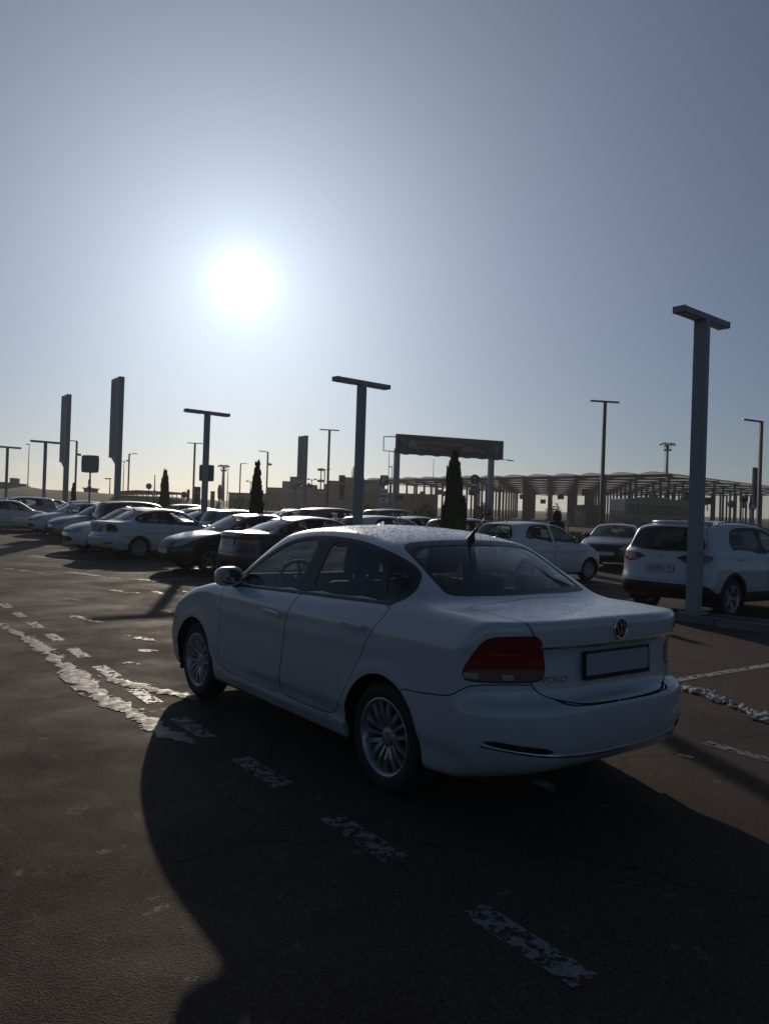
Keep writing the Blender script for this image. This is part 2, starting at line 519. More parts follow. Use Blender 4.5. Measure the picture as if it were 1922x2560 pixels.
class Body:
    def __init__(s, sp):
        s.sp = sp
        s.low = Field2(chaikin(sp['low'], 2)); s.cab = Field2(chaikin(sp['cab'], 2))
        z = np.linspace(0, 2.2, 221)
        w = np.interp(z, *zip(*sp['W']))
        k = np.exp(-0.5 * (np.arange(-8, 9) / 1.2) ** 2); k /= k.sum()
        s.wz, s.w = z, np.convolve(np.pad(w, 8, mode='edge'), k, 'valid')

    def f(s, P):
        sp = s.sp
        x, y, z = P[:, 0], np.abs(P[:, 1]), P[:, 2]
        W = np.interp(z, s.wz, s.w)
        for xc in sp['axles']:
            r = np.hypot(x - xc, z - sp['tyre_r'])
            W = W + sp.get('flare', 0.007) * np.exp(-((r - sp['arch_r'] - 0.02) / 0.045) ** 2)
        q = (y / sp['wmax'])
        t = np.clip(np.abs(x) / 2.0, 0, 1)
        xw = np.where(x > 0, x + sp['fb'] * q ** 3.2 * t, x - sp['rb'] * q ** sp.get('rn', 4.0) * t)
        a = smax(s.low(xw, z + 0.02 * q * q), y - W, sp.get('k1', 0.06))
        q2 = y / 0.62
        xm = sp['roof_x']
        xc2 = np.where(x > xm, x + sp['wsb'] * q2 ** 2 * np.clip((x - xm) / 0.5, 0, 1), x - sp['rwb'] * q2 ** 2 * np.clip((xm - x) / 0.5, 0, 1))
        z0, w0, z1, w1 = sp['G']
        tt = np.clip((z - z0) / (z1 - z0), -0.5, 1.4)
        Wg = w0 + (w1 - w0) * tt + sp.get('gc', 0.02) * tt * (1 - tt)
        b = smax(s.cab(xc2, z + sp['crown'] * q2 ** 2), y - Wg, sp.get('k2', 0.085))
        return smin(a, b, sp.get('k3', 0.05))

    def grad(s, P, e=0.008):
        g = np.empty_like(P)
        for i in range(3):
            d = np.zeros(3); d[i] = e
            g[:, i] = (s.f(P + d) - s.f(P - d)) / (2 * e)
        return g

    def snap(s, P, it=4):
        P = np.array(P, float)
        for _ in range(it):
            g = s.grad(P)
            P -= s.f(P)[:, None] * g / np.maximum((g * g).sum(1), 0.2)[:, None]
        return P

    def normal(s, P):
        g = s.grad(np.asarray(P, float), 0.012)
        return g / np.maximum(np.linalg.norm(g, axis=1), 1e-6)[:, None]

    def march(s, P, d, far=1.6):
        "first surface hit going from P along d (outside in)"
        P = np.array(P, float); d = np.asarray(d, float); d = d / np.linalg.norm(d)
        for _ in range(60):
            v = s.f(P)
            P = P + np.outer(np.clip(v, -0.05, 0.05) * 0.8, d)
        return P


def surface_net(body, h):
    sp = body.sp
    lo = np.array([min(p[0] for p in sp['low']) - 0.08, -1.5 * h, min(p[1] for p in sp['low']) - 0.08])
    hi = np.array([max(p[0] for p in sp['low']) + 0.08, sp['wmax'] + 0.12, max(p[1] for p in sp['cab']) + 0.1])
    n = np.ceil((hi - lo) / h).astype(int) + 1
    ax = [lo[i] + h * np.arange(n[i]) for i in range(3)]
    G = np.stack(np.meshgrid(*ax, indexing='ij'), -1)
    F = body.f(G.reshape(-1, 3)).reshape(n)
    ins = F < 0
    c = np.zeros(n - 1)
    acc = np.zeros((*(n - 1), 3))
    for axis in range(3):
        for da in (0, 1):
            for db in (0, 1):
                off = [0, 0, 0]; o = [i for i in range(3) if i != axis]
                off[o[0]], off[o[1]] = da, db
                sl = tuple(slice(off[i], off[i] + n[i] - 1) for i in range(3))
                off2 = list(off); off2[axis] = 1
                sl2 = tuple(slice(off2[i], off2[i] + n[i] - 1) for i in range(3))
                a, b = F[sl], F[sl2]
                cr = (a < 0) != (b < 0)
                t = np.where(cr, a / np.where(a - b == 0, 1, a - b), 0)
                p = np.zeros((*(n - 1), 3))
                p[..., o[0]] = da; p[..., o[1]] = db; p[..., axis] = t
                acc += p * cr[..., None]; c += cr
    act = c > 0
    idx = -np.ones(n - 1, int)
    idx[act] = np.arange(act.sum())
    ijk = np.argwhere(act)
    V = lo + h * (ijk + acc[act] / c[act][:, None])
    faces = []
    for axis in range(3):
        o = [(axis + 1) % 3, (axis + 2) % 3]
        sl = [slice(None)] * 3; sl2 = [slice(None)] * 3
        sl[axis] = slice(0, n[axis] - 1); sl2[axis] = slice(1, n[axis])
        cr = ins[tuple(sl)] != ins[tuple(sl2)]
        e = np.argwhere(cr)
        e = e[(e[:, o[0]] > 0) & (e[:, o[1]] > 0) & (e[:, o[0]] < n[o[0]] - 1) & (e[:, o[1]] < n[o[1]] - 1)]
        flip = ins[tuple(sl)][tuple(e.T)]
        q = []
        for da, db in ((1, 1), (0, 1), (0, 0), (1, 0)):
            k = e.copy(); k[:, o[0]] -= da; k[:, o[1]] -= db
            q.append(idx[tuple(k.T)])
        q = np.stack(q, 1)
        q[~flip] = q[~flip][:, ::-1]
        faces.append(q)
    Fq = np.concatenate(faces)
    V = body.snap(V)
    # even the mesh out, staying on the surface
    for _ in range(4):
        s = np.zeros_like(V); k = np.zeros(len(V))
        for a, b in ((0, 1), (1, 2), (2, 3), (3, 0)):
            np.add.at(s, Fq[:, a], V[Fq[:, b]]); np.add.at(s, Fq[:, b], V[Fq[:, a]])
            np.add.at(k, Fq[:, a], 1); np.add.at(k, Fq[:, b], 1)
        m = s / np.maximum(k, 1)[:, None]
        g = body.normal(V)
        d = m - V
        d -= (d * g).sum(1)[:, None] * g
        fix = np.abs(V[:, 1] + 1.5 * h) < 2 * h
        d[fix] = 0
        V = V + 0.6 * d
        V = body.snap(V, 2)
    return V, Fq


class Shell:
    "half body (y >= 0) whose faces are split along outlines into labelled panels"
    def __init__(s, body, h):
        s.body = body
        V, F = surface_net(body, h)
        s.V = V; s.F = [tuple(f) for f in F]; s.L = ['body'] * len(s.F)
        s.cut(lambda V: V[:, 1], None, None, '__gone')
        s.F, s.L = zip(*[(f, l) for f, l in zip(s.F, s.L) if l != '__gone'])
        s.F, s.L = list(s.F), list(s.L)
        s.V[np.abs(s.V[:, 1]) < 1e-5, 1] = 0.0
        s.N = None

    def cut(s, phi, mask, src, new):
        "faces of src panels where phi < 0 (and mask holds) become panel new"
        ph = phi(s.V)
        ph = np.where(np.abs(ph) < 1e-5, 1e-5, ph)
        mk = np.ones(len(s.V), bool) if mask is None else mask(s.V)
        nV = [tuple(v) for v in s.V]
        edge = {}
        neg = ph < 0
        F2, L2 = [], []
        phl = list(ph)
        for f, l in zip(s.F, s.L):
            if (src is not None and l not in src) or not all(mk[i] for i in f):
                F2.append(f); L2.append(l); continue
            sg = [neg[i] for i in f]
            if all(sg):
                F2.append(f); L2.append(new); continue
            if not any(sg):
                F2.append(f); L2.append(l); continue
            n = len(f)
            cr = sum(sg[i] != sg[(i + 1) % n] for i in range(n))
            if cr != 2:
                F2.append(f); L2.append(new if sum(phl[i] for i in f) < 0 else l); continue
            A, B = [], []
            for i in range(n):
                a, b = f[i], f[(i + 1) % n]
                (A if sg[i] else B).append(a)
                if sg[i] != sg[(i + 1) % n]:
                    key = (a, b) if a < b else (b, a)
                    k = edge.get(key)
                    if k is None:
                        t = phl[a] / (phl[a] - phl[b])
                        pa, pb = nV[a], nV[b]
                        k = len(nV)
                        nV.append(tuple(pa[j] + t * (pb[j] - pa[j]) for j in range(3)))
                        edge[key] = k
                    A.append(k); B.append(k)
            if len(A) > 2:
                F2.append(tuple(A)); L2.append(new)
            if len(B) > 2:
                F2.append(tuple(B)); L2.append(l)
        s.V = np.array(nV); s.F, s.L = F2, L2

    def panel(s, phi, mask, src, new, gap=0.003):
        "panel with an open joint round it"
        if gap:
            s.cut(lambda V: phi(V) - gap * 0.5, mask, src, '__j')
            s.cut(lambda V: phi(V) + gap * 0.5, mask, ['__j'], new)
            k = [i for i, l in enumerate(s.L) if l != '__j']
            s.F = [s.F[i] for i in k]; s.L = [s.L[i] for i in k]
        else:
            s.cut(phi, mask, src, new)

    def mesh(s, name, label, m, side=0, flange=0.012, lift=0.0):
        "side 0: both halves welded; +1 left (+y) only; -1 right only"
        if s.N is None or len(s.N) != len(s.V):
            s.N = s.body.normal(s.V)
        fs = [f for f, l in zip(s.F, s.L) if l == label]
        if not fs:
            return None
        used = sorted({i for f in fs for i in f})
        mp = {u: i for i, u in enumerate(used)}
        V = s.V[used] + lift * s.N[used]; Nn = s.N[used].copy()
        f2 = [tuple(mp[i] for i in f) for f in fs]
        if side == 0:
            onax = np.abs(V[:, 1]) < 1e-6
            Nn[onax, 1] = 0
            k = np.cumsum(~onax) - 1 + len(V)
            m2 = np.where(onax, np.arange(len(V)), k)
            V = np.concatenate([V, V[~onax] * [1, -1, 1]]); Nn = np.concatenate([Nn, Nn[~onax] * [1, -1, 1]])
            f2 = f2 + [tuple(int(m2[i]) for i in reversed(f)) for f in f2]
        elif side < 0:
            V = V * [1, -1, 1]; Nn = Nn * [1, -1, 1]
            f2 = [tuple(reversed(f)) for f in f2]
        if flange:
            cnt = {}
            for f in f2:
                for i in range(len(f)):
                    a, b = f[i], f[(i + 1) % len(f)]
                    cnt[(a, b)] = cnt.get((a, b), 0) + 1
            be = [(a, b) for (a, b) in cnt if (b, a) not in cnt]
            nn = len(V)
            bv = sorted({i for e in be for i in e})
            m3 = {v: nn + i for i, v in enumerate(bv)}
            m4 = {v: nn + len(bv) + i for i, v in enumerate(bv)}
            V = np.concatenate([V, V[bv], V[bv] - flange * Nn[bv]])
            Nn = np.concatenate([Nn, Nn[bv], Nn[bv]])
            nfl = len(be)
            f2 = f2 + [(m3[b], m3[a], m4[a], m4[b]) for a, b in be]
        else:
            nfl = 0
        me = bpy.data.meshes.new(name)
        me.from_pydata([tuple(v) for v in V], [], f2)
        me.materials.append(m)
        if nfl:
            me.materials.append(M['under'])
            me.polygons.foreach_set('material_index', [0] * (len(f2) - nfl) + [1] * nfl)
        me.polygons.foreach_set('use_smooth', [True] * len(f2))
        me.update()
        me.normals_split_custom_set_from_vertices([tuple(v) for v in Nn])
        return me


def ribbon(body, P, w, t, m, name, closed=False):
    "flat bar following points on the body: w wide across, t proud"
    P = np.asarray(P, float)
    nrm = body.normal(P)
    k = len(P)
    vs = []
    for i in range(k):
        a, b = P[max(i - 1, 0)], P[min(i + 1, k - 1)]
        tg = b - a; tg /= max(np.linalg.norm(tg), 1e-9)
        sd = np.cross(nrm[i], tg); sd /= max(np.linalg.norm(sd), 1e-9)
        ww = w if not callable(w) else w(i / (k - 1))
        for (u, v) in ((-0.5, -0.6), (-0.5, 0.75), (-0.3, 1), (0.3, 1), (0.5, 0.75), (0.5, -0.6)):
            vs.append(P[i] + sd * u * ww + nrm[i] * v * t)
    fs = []
    for i in range(k - 1):
        for j in range(6):
            fs.append((i * 6 + j, i * 6 + (j + 1) % 6, (i + 1) * 6 + (j + 1) % 6, (i + 1) * 6 + j))
    fs += [tuple(reversed(range(6))), tuple(range((k - 1) * 6, k * 6))]
    mb = MB(); mb.add(vs, fs, m, False)
    return mb.mesh(name)


def tyre_mesh(r, w, rim):
    mb = MB()
    h = w / 2
    prof = [(rim - 0.004, -h * 0.86), (rim + 0.006, -h * 0.97), ((r + rim) / 2, -h), (r - 0.018, -h * 0.93), (r - 0.004, -h * 0.78), (r, -h * 0.55), (r, -h * 0.32), (r - 0.007, -h * 0.3), (r - 0.007, -h * 0.24), (r, -h * 0.22), (r, h * 0.22), (r - 0.007, h * 0.24), (r - 0.007, h * 0.3), (r, h * 0.32), (r, h * 0.55), (r - 0.004, h * 0.78), (r - 0.018, h * 0.93), ((r + rim) / 2, h), (rim + 0.006, h * 0.97), (rim - 0.004, h * 0.86)]
    mb.lathe(prof, M['rubber'], 'Y', 40)
    return mb.mesh('wheel')


def rim_mesh(rim, w, style, m):
    "outer face towards +y"
    mb = MB()
    h = w / 2
    mb.lathe([(rim - 0.002, -h * 0.85), (rim - 0.03, -h * 0.7), (rim - 0.035, h * 0.2), (rim - 0.022, h * 0.75), (rim - 0.012, h * 0.92), (rim + 0.004, h * 0.98), (rim + 0.004, h * 0.86)], m, 'Y', 40)
    mb.lathe([(0.0, h * 0.62), (0.03, h * 0.66), (0.055, h * 0.60), (0.062, h * 0.35), (0.06, 0)], m, 'Y', 20)
    def spoke(a, r0, r1, w0, w1, skew=0.0):
        c, s_ = math.cos(a), math.sin(a)
        vs = []
        for rr, ww, yy in ((r0, w0, h * 0.58), ((r0 + r1) / 2, (w0 + w1) / 2, h * 0.80), (r1, w1, h * 0.80)):
            off = skew * (rr - r0)
            for sx, dy in ((-1, -0.020), (-0.75, 0.0), (0.75, 0.0), (1, -0.020)):
                t = sx * ww / 2 + off
                vs.append((c * rr - s_ * t, yy + dy, s_ * rr + c * t))
        fs = []
        for i in range(2):
            for j in range(3):
                fs.append((i * 4 + j, i * 4 + j + 1, (i + 1) * 4 + j + 1, (i + 1) * 4 + j))
        mb.add(vs, fs, m, False)
    for k in range(5):
        a = k * 2 * math.pi / 5 + 0.31
        if style == 'ten':
            spoke(a, 0.045, rim - 0.02, 0.034, 0.030, -0.36); spoke(a, 0.045, rim - 0.02, 0.034, 0.030, 0.36)
            spoke(a + math.pi / 5, 0.05, rim - 0.02, 0.02, 0.026)
        elif style == 'five':
            spoke(a, 0.045, rim - 0.02, 0.055, 0.04, -0.14); spoke(a, 0.045, rim - 0.02, 0.055, 0.04, 0.14)
        else:
            spoke(a, 0.045, rim - 0.02, 0.05, 0.06)
            spoke(a + math.pi / 5, 0.045, rim - 0.02, 0.03, 0.05)
    for k in range(5):
        a = k * 2 * math.pi / 5 + 0.9
        mb.lathe([(0.0, h * 0.64), (0.008, h * 0.62), (0.009, h * 0.5)], M['steel'], 'Y', 8, (0.047 * math.cos(a), 0, 0.047 * math.sin(a)))
    # brake disc behind the spokes
    mb.lathe([(0.0, h * 0.05), (rim * 0.72, h * 0.05), (rim * 0.72, -0.01), (0.0, -0.01)], M['steel'], 'Y', 24)
    return mb.mesh('rim')


def arch_mesh(xc, r, zc, y0, y1, side):
    mb = MB()
    vs, fs = [], []
    n = 20
    for k in range(n + 1):
        a = math.pi * (-0.12 + 1.24 * k / n)
        for y in (y0, y1):
            vs.append((xc + r * math.cos(a), side * y, zc + r * math.sin(a)))
    for k in range(n):
        fs.append((2 * k, 2 * k + 1, 2 * k + 3, 2 * k + 2))
    mb.add(vs, fs, M['under'], True)
    mb.add([(xc, side * y1, zc)] + [vs[2 * k + 1] for k in range(n + 1)], [(0, k + 1, k + 2) for k in range(n)], M['under'])
    return mb


def seat_mb(x, y, z, w=0.5, head=True, lean=0.28):
    mb = MB()
    mb.box((x, y, z + 0.05), (0.5, w, 0.14), M['cabin'], Matrix.Rotation(-0.1, 3, 'Y'), 0.04)
    rot = Matrix.Rotation(-lean, 3, 'Y')
    d = rot @ Vector((0, 0, 1))
    b = Vector((x - 0.25, y, z + 0.08))
    mb.box(b + d * 0.30, (0.13, w * 0.94, 0.60), M['cabin'], rot, 0.055)
    for sy in (-1, 1):
        mb.box(b + d * 0.24 + Vector((0.03, sy * w * 0.43, 0)), (0.13, 0.08, 0.44), M['cabin'], rot, 0.035)
    return mb, b, d, rot


def make_car(sp, name, label, cat, group=None):
    body = Body(sp)
    sh = Shell(body, sp['h'])
    P = {k: M[k] for k in M}
    pm = M[sp['paint']]
    wx = sp['axles']; tr = sp['tyre_r']
    xr = min(p[0] for p in sp['low']); xf = max(p[0] for p in sp['low'])
    root = thing(name, label, cat, group=group)
    XZ = lambda V: V[:, [0, 2]]
    # underbody and wheel openings
    sh.cut(lambda V: V[:, 2] - sp['floor_z'], lambda V: V[:, 2] < sp['floor_z'] + 0.08, None, 'underbody')
    for xc in wx:
        sh.cut(lambda V, xc=xc: np.hypot(V[:, 0] - xc, V[:, 2] - tr) - sp['arch_r'], lambda V: V[:, 1] > 0.52, None, '__hole')
    k = [i for i, l in enumerate(sh.L) if l != '__hole']
    sh.F = [sh.F[i] for i in k]; sh.L = [sh.L[i] for i in k]
    side = lambda V: (V[:, 1] > 0.45)
    # lamps wrap round the corners: measured along the plan outline
    def TR(V):
        return np.stack([V[:, 1] + (V[:, 0] - xr) * 1.0 - sp.get('tr0', 0.0), V[:, 2]], 1)

    def TF(V):
        return np.stack([V[:, 1] + (xf - V[:, 0]) * 1.0, V[:, 2]], 1)
    def outline(p, proj, rnd=2):
        q = chaikin(p, rnd)
        return lambda V: poly_sdf(proj(V), q)
    gapm = sp.get('gap', 0.006)
    if 'tail' in sp:
        sh.panel(outline(sp['tail'], TR), lambda V: V[:, 0] < xr + 0.75, ['body'], 'taillight', gapm)
        if 'tail_low' in sp:
            sh.cut(outline(sp['tail_low'], TR), lambda V: V[:, 0] < xr + 0.75, ['taillight'], 'taillight_lower')
    if 'head' in sp:
        sh.panel(outline(sp['head'], TF), lambda V: V[:, 0] > xf - 0.9, ['body'], 'headlight', gapm)
    for dl in ([sp['dlo']] if 'dlo' in sp else sp.get('dlo2', [])):
        sh.cut(outline(dl, XZ), side, ['body'], 'window_trim')
    if sp.get('wins'):
        for i, wd in enumerate(sp['wins']):
            sh.panel(outline(wd, XZ, 2), side, ['window_trim'], 'win%d' % i, 0)
    YZ = lambda V: V[:, [1, 2]]
    mir = lambda p: np.concatenate([np.asarray(p, float), (np.asarray(p, float) * [-1, 1])[::-1]])
    def half(p, proj, rnd=2):
        q = chaikin(mir(p), rnd)
        return lambda V: poly_sdf(proj(V), q)
    if 'rwin' in sp:
        rm = lambda V: (V[:, 0] < sp['rwin_x'])
        sh.cut(half(sp['rwin'], YZ), rm, ['body'], 'rear_seal')
        sh.cut(lambda V: half(sp['rwin'], YZ)(V) + 0.028, rm, ['rear_seal'], 'rear_window')
    if 'wind' in sp:
        fm = lambda V: V[:, 0] > sp['wind_x']
        sh.cut(half(sp['wind'], YZ), fm, ['body'], 'wind_seal')
        sh.cut(lambda V: half(sp['wind'], YZ)(V) + 0.03, fm, ['wind_seal'], 'windshield')
    if 'lid' in sp:
        xd = sp['lid_edge']
        YQ = lambda V: np.stack([V[:, 1], V[:, 2] + np.maximum(V[:, 0] - xd, 0)], 1)
        sh.panel(half(sp['lid'], YQ), lambda V: V[:, 0] < sp['lid_x'], ['body'], 'lid', gapm)
    if 'hood' in sp:
        YX = lambda V: V[:, [1, 0]]
        nz = body.normal(sh.V)
        sh.panel(half(sp['hood'], YX), lambda V: (V[:, 2] > sp['hood_z']) & (V[:, 0] > 0.6), ['body'], 'hood', gapm)
    if 'grille' in sp:
        sh.cut(half(sp['grille'], YZ), lambda V: V[:, 0] > xf - 0.35, ['body'], 'grille')
    if 'grille2' in sp:
        sh.cut(half(sp['grille2'], YZ), lambda V: V[:, 0] > xf - 0.35, ['body'], 'lower_grille')
    if 'clad' in sp:   # dark lower cladding
        sh.cut(lambda V: V[:, 2] - np.interp(V[:, 0], *zip(*sp['clad'])), None, ['body'], 'cladding')
        if sp.get('clad_arch'):
            for xc in wx:
                sh.cut(lambda V, xc=xc: np.hypot(V[:, 0] - xc, V[:, 2] - tr) - sp['arch_r'] - sp['clad_arch'], lambda V: V[:, 1] > 0.52, ['body'], 'cladding')
    for i, d in enumerate(sp.get('doors', [])):
        sh.panel(outline(d, XZ, 2), lambda V: V[:, 1] > 0.5, ['body', 'window_trim'], 'door%d' % i, gapm)
    if 'rbump' in sp:
        sh.panel(outline(sp['rbump'], TR, 1), lambda V: V[:, 0] < xr + 0.95, ['body'], 'rear_bumper', gapm)
    if 'fbump' in sp:
        sh.panel(outline(sp['fbump'], TF, 1), lambda V: V[:, 0] > xf - 1.1, ['body'], 'front_bumper', gapm)

    def part(nm, lab, m, side_=0, parent=root, flange=0.012, lift=0.0, **kw):
        me = sh.mesh(nm, lab, m, side_, flange, lift)
        return link(nm, me, parent, **kw) if me else None
    bo = part('body', 'body', pm)
    part('underbody', 'underbody', M['under'])
    fl = MB(); fl.box(((wx[0] + wx[1]) / 2, 0, sp['floor_z'] + 0.03), (xf - xr - 1.0, sp['wmax'] * 2 - 0.34, 0.05), M['under'])
    fl.box((wx[0] * 0.55, 0, sp['belt'] - 0.3), (0.06, 1.3, 0.7), M['under'])
    fl.box((sp.get('bulk_x', wx[1] + 0.1), 0, sp['belt'] - 0.4), (0.06, 1.3, 0.7), M['under'])
    fl.build('floor_pan', root)
    for s_ in (1, -1):
        doors = {}
        for i, d in enumerate(sp.get('doors', [])):
            doors[i] = part('door', 'door%d' % i, pm, s_)
        for lab, nm, m in (('taillight', 'taillight', M['lamp_red']), ('headlight', 'headlight', M['lamp_clear'])):
            o = part(nm, lab, m, s_)
            if lab == 'taillight' and o and 'tail_low' in sp:
                part('reflector', 'taillight_lower', M['lamp_smoke'], s_, o)
                for (u0, u1, z_) in ((.66, .74, .763), (.90, .99, .765)):
                    tt = np.linspace(u0, u1, 6)
                    # along the plan outline: back across the corner
                    yy = np.minimum(tt, .62 + (tt - .62) * .55)
                    Pq = body.march([(-2.9, y_, z_) for y_ in yy], (1, 0, 0)) * [1, s_, 1]
                    link('reversing_lamp', ribbon(body, Pq, .026, .0015, M['lamp_clear'], 'reversing_lamp'), o)
                for z_ in (.875,):
                    yy = np.linspace(.57, .76, 14)
                    Pq = body.march([(-2.9, y_, z_) for y_ in yy], (1, 0, 0)) * [1, s_, 1]
                    link('lens_rib', ribbon(body, Pq, .006, .0012, M['lamp_smoke'], 'lens_rib'), o)
        part('window_trim', 'window_trim', M['trim'], s_)
        for i in range(len(sp.get('wins', []))):
            dk = i > 0 and sp.get('tint')
            part('side_window', 'win%d' % i, M['glass_dark'] if dk else M['glass'], s_, lift=-0.004, flange=0)
        for i, (xh, zh) in enumerate(sp.get('handles', [])):
            p = body.march([(xh, 1.2, zh)], (0, -1, 0))[0]
            hb = MB()
            L = 0.105
            for u in (-1, 1):
                hb.box((u * L * 0.82, 0.014, 0), (0.035, 0.032, 0.026), pm, bev=0.008)
            hb.box((0, 0.034, 0.004), (2 * L, 0.018, 0.030), pm, Matrix.Rotation(-0.04, 3, 'Y'), 0.008)
            hb.box((0, 0.004, -0.006), (1.5 * L, 0.006, 0.020), M['trim'], None, 0.002)
            me = hb.mesh('handle')
            for v in me.vertices:
                v.co = Vector((p[0] + v.co.x, s_ * (p[1] + v.co.y), p[2] + v.co.z))
            if s_ < 0:
                me.flip_normals()
            link('handle', me, doors.get(i) or root)
        if 'mirror' in sp:
            mx_, my_, mz_ = sp['mirror']
            mb = MB()
            bm = bmesh.new()
            bmesh.ops.create_uvsphere(bm, u_segments=18, v_segments=12, radius=1)
            vs = []
            for v in bm.verts:
                q = np.sign(v.co) * np.abs(v.co) ** 0.7
                x_, y_, z_ = q[0] * 0.085, q[1] * 0.115, q[2] * 0.072
                if x_ < -0.02:
                    x_ = -0.02 + (x_ + 0.02) * 0.25
                x_ -= 0.25 * y_ * 0.6
                vs.append((mx_ + x_, s_ * (my_ + 0.075 + y_), mz_ + z_))
            bm.verts.index_update()
            mb.add(vs, [[v.index for v in f.verts] for f in bm.faces], pm if sp.get('mirror_paint', 1) else M['trim'], True)
            bm.free()
            mb.tube([(mx_ + 0.02, s_ * (my_ - 0.07), mz_ - 0.065), (mx_ + 0.01, s_ * (my_ + 0.03), mz_ - 0.055)], 0.03, M['trim'], 8)
            mo = mb.build('mirror', root)
            g = MB(); g.lathe([(0.0, 0), (0.9, 0), (1.0, 0.03)], M['mirror'], 'X', 20)
            g.v = [(mx_ - 0.044 - 0.15 * (v[1] * 0.09) , s_ * (my_ + 0.08 + v[1] * 0.09), mz_ + v[2] * 0.055) for v in g.v]
            g.build('mirror_glass', mo)
        for i, xc in enumerate(wx):
            arch_mesh(xc, sp['arch_r'] + 0.004, tr, sp['wmax'] - 0.035, 0.5, s_).build('wheel_arch', root)
            w = link('wheel', sp['_tyre'], root)
            w.location = (xc, s_ * sp['track'], tr)
            w.rotation_euler = (0, random.uniform(0, 6), 0 if s_ > 0 else math.pi)
            link('rim', sp['_rim'], w)
        if 'sill' in sp:
            pts = [(x, 1.3, z) for x, z in sp['sill']]
            pp = body.march(pts, (0, -1, 0)) * [1, s_, 1]
            link('sill', ribbon(body, pp, 0.09, 0.02, pm, 'sill'), root)
    part('headlight_hood', '__none', pm)
    if 'lid' in sp:
        lid = part(sp.get('lid_name', 'boot_lid'), 'lid', pm)
    else:
        lid = root
    part('hood', 'hood', pm)
    part('rear_bumper', 'rear_bumper', pm)
    part('front_bumper', 'front_bumper', pm)
    part('cladding', 'cladding', M['trim'])
    part('grille', 'grille', M['trim'])
    part('lower_grille', 'lower_grille', M['trim'])
    part('rear_window_seal', 'rear_seal', M['trim'])
    part('rear_window', 'rear_window', M['glass_dark'] if sp.get('tint') else M['glass'], lift=-0.003, flange=0)
    part('windshield_seal', 'wind_seal', M['trim'])
    part('windshield', 'windshield', M['glass_front'], lift=-0.003, flange=0)
    # cabin
    if sp.get('seats', True):
        zs = sp['belt'] - 0.58
        for sy in (0.36, -0.36):
            mb, b, d, rot = seat_mb(sp['seat_x'], sy, zs)
            so = mb.build('seat', root)
            hd = MB()
            hd.box(b + d * 0.75 + Vector((0.01, 0, 0)), (0.10, 0.27, 0.20), M['cabin'], rot, 0.045)
            for q in (-0.06, 0.06):
                hd.tube([b + d * 0.56 + Vector((0, q, 0)), b + d * 0.68 + Vector((0, q, 0))], 0.007, M['chrome'], 6)
            hd.build('headrest', so)
        mb, b, d, rot = seat_mb(sp['seat_x'] - 0.85, 0, zs, 1.2)
        so = mb.build('rear_seat', root)
        hd = MB()
        for q in (-0.4, 0.0, 0.4):
            hd.box(b + d * 0.64 + Vector((0.0, q, 0)), (0.09, 0.25, 0.12), M['cabin'], rot, 0.04)
        hd.build('headrest', so)
        dz_ = sp['belt'] - 0.08
        db = MB()
        db.prism(chaikin([(sp['dash_x'] - 0.22, dz_ - 0.16), (sp['dash_x'] - 0.1, dz_ + 0.02), (sp['dash_x'] + 0.3, dz_ - 0.01), (sp['dash_x'] + 0.32, dz_ - 0.4), (sp['dash_x'] - 0.15, dz_ - 0.4)], 2), -0.66, 0.66, M['dash'], 'XZ')
        db.prism(chaikin([(sp['dash_x'] - 0.22, dz_ - 0.02), (sp['dash_x'] - 0.16, dz_ + 0.06), (sp['dash_x'] + 0.05, dz_ + 0.02), (sp['dash_x'] + 0.05, dz_ - 0.06)], 2), 0.2, 0.54, M['dash'], 'XZ')
        db.build('dashboard', root)
        sw = MB()
        c = Vector((sp['dash_x'] - 0.33, 0.37, sp['belt'] - 0.01))
        rot = Matrix.Rotation(R(-65), 3, 'Y')
        ring = [c + rot @ Vector((0.185 * math.cos(a), 0.185 * math.sin(a), 0)) for a in np.linspace(0, 2 * math.pi, 33)]
        sw.tube(ring, 0.014, M['dash'], 8, cap=False)
        for a in (0.1, math.pi - 0.1, -math.pi / 2):
            sw.tube([c, c + rot @ Vector((0.18 * math.cos(a + 1.57), 0.18 * math.sin(a + 1.57), 0))], 0.014, M['dash'], 6)
        sw.box(c, (0.13, 0.13, 0.05), M['dash'], rot, 0.02)
        sw.build('steering_wheel', root)
        rv = MB(); rv.box((sp['dash_x'] - 0.38, 0, sp['roof'] - 0.16), (0.03, 0.22, 0.07), M['trim'], None, 0.012)
        rv.tube([(sp['dash_x'] - 0.37, 0, sp['roof'] - 0.13), (sp['dash_x'] - 0.33, 0, sp['roof'] - 0.05)], 0.012, M['trim'], 6)
        rv.build('rearview_mirror', root)
    return root, body, sh, lid

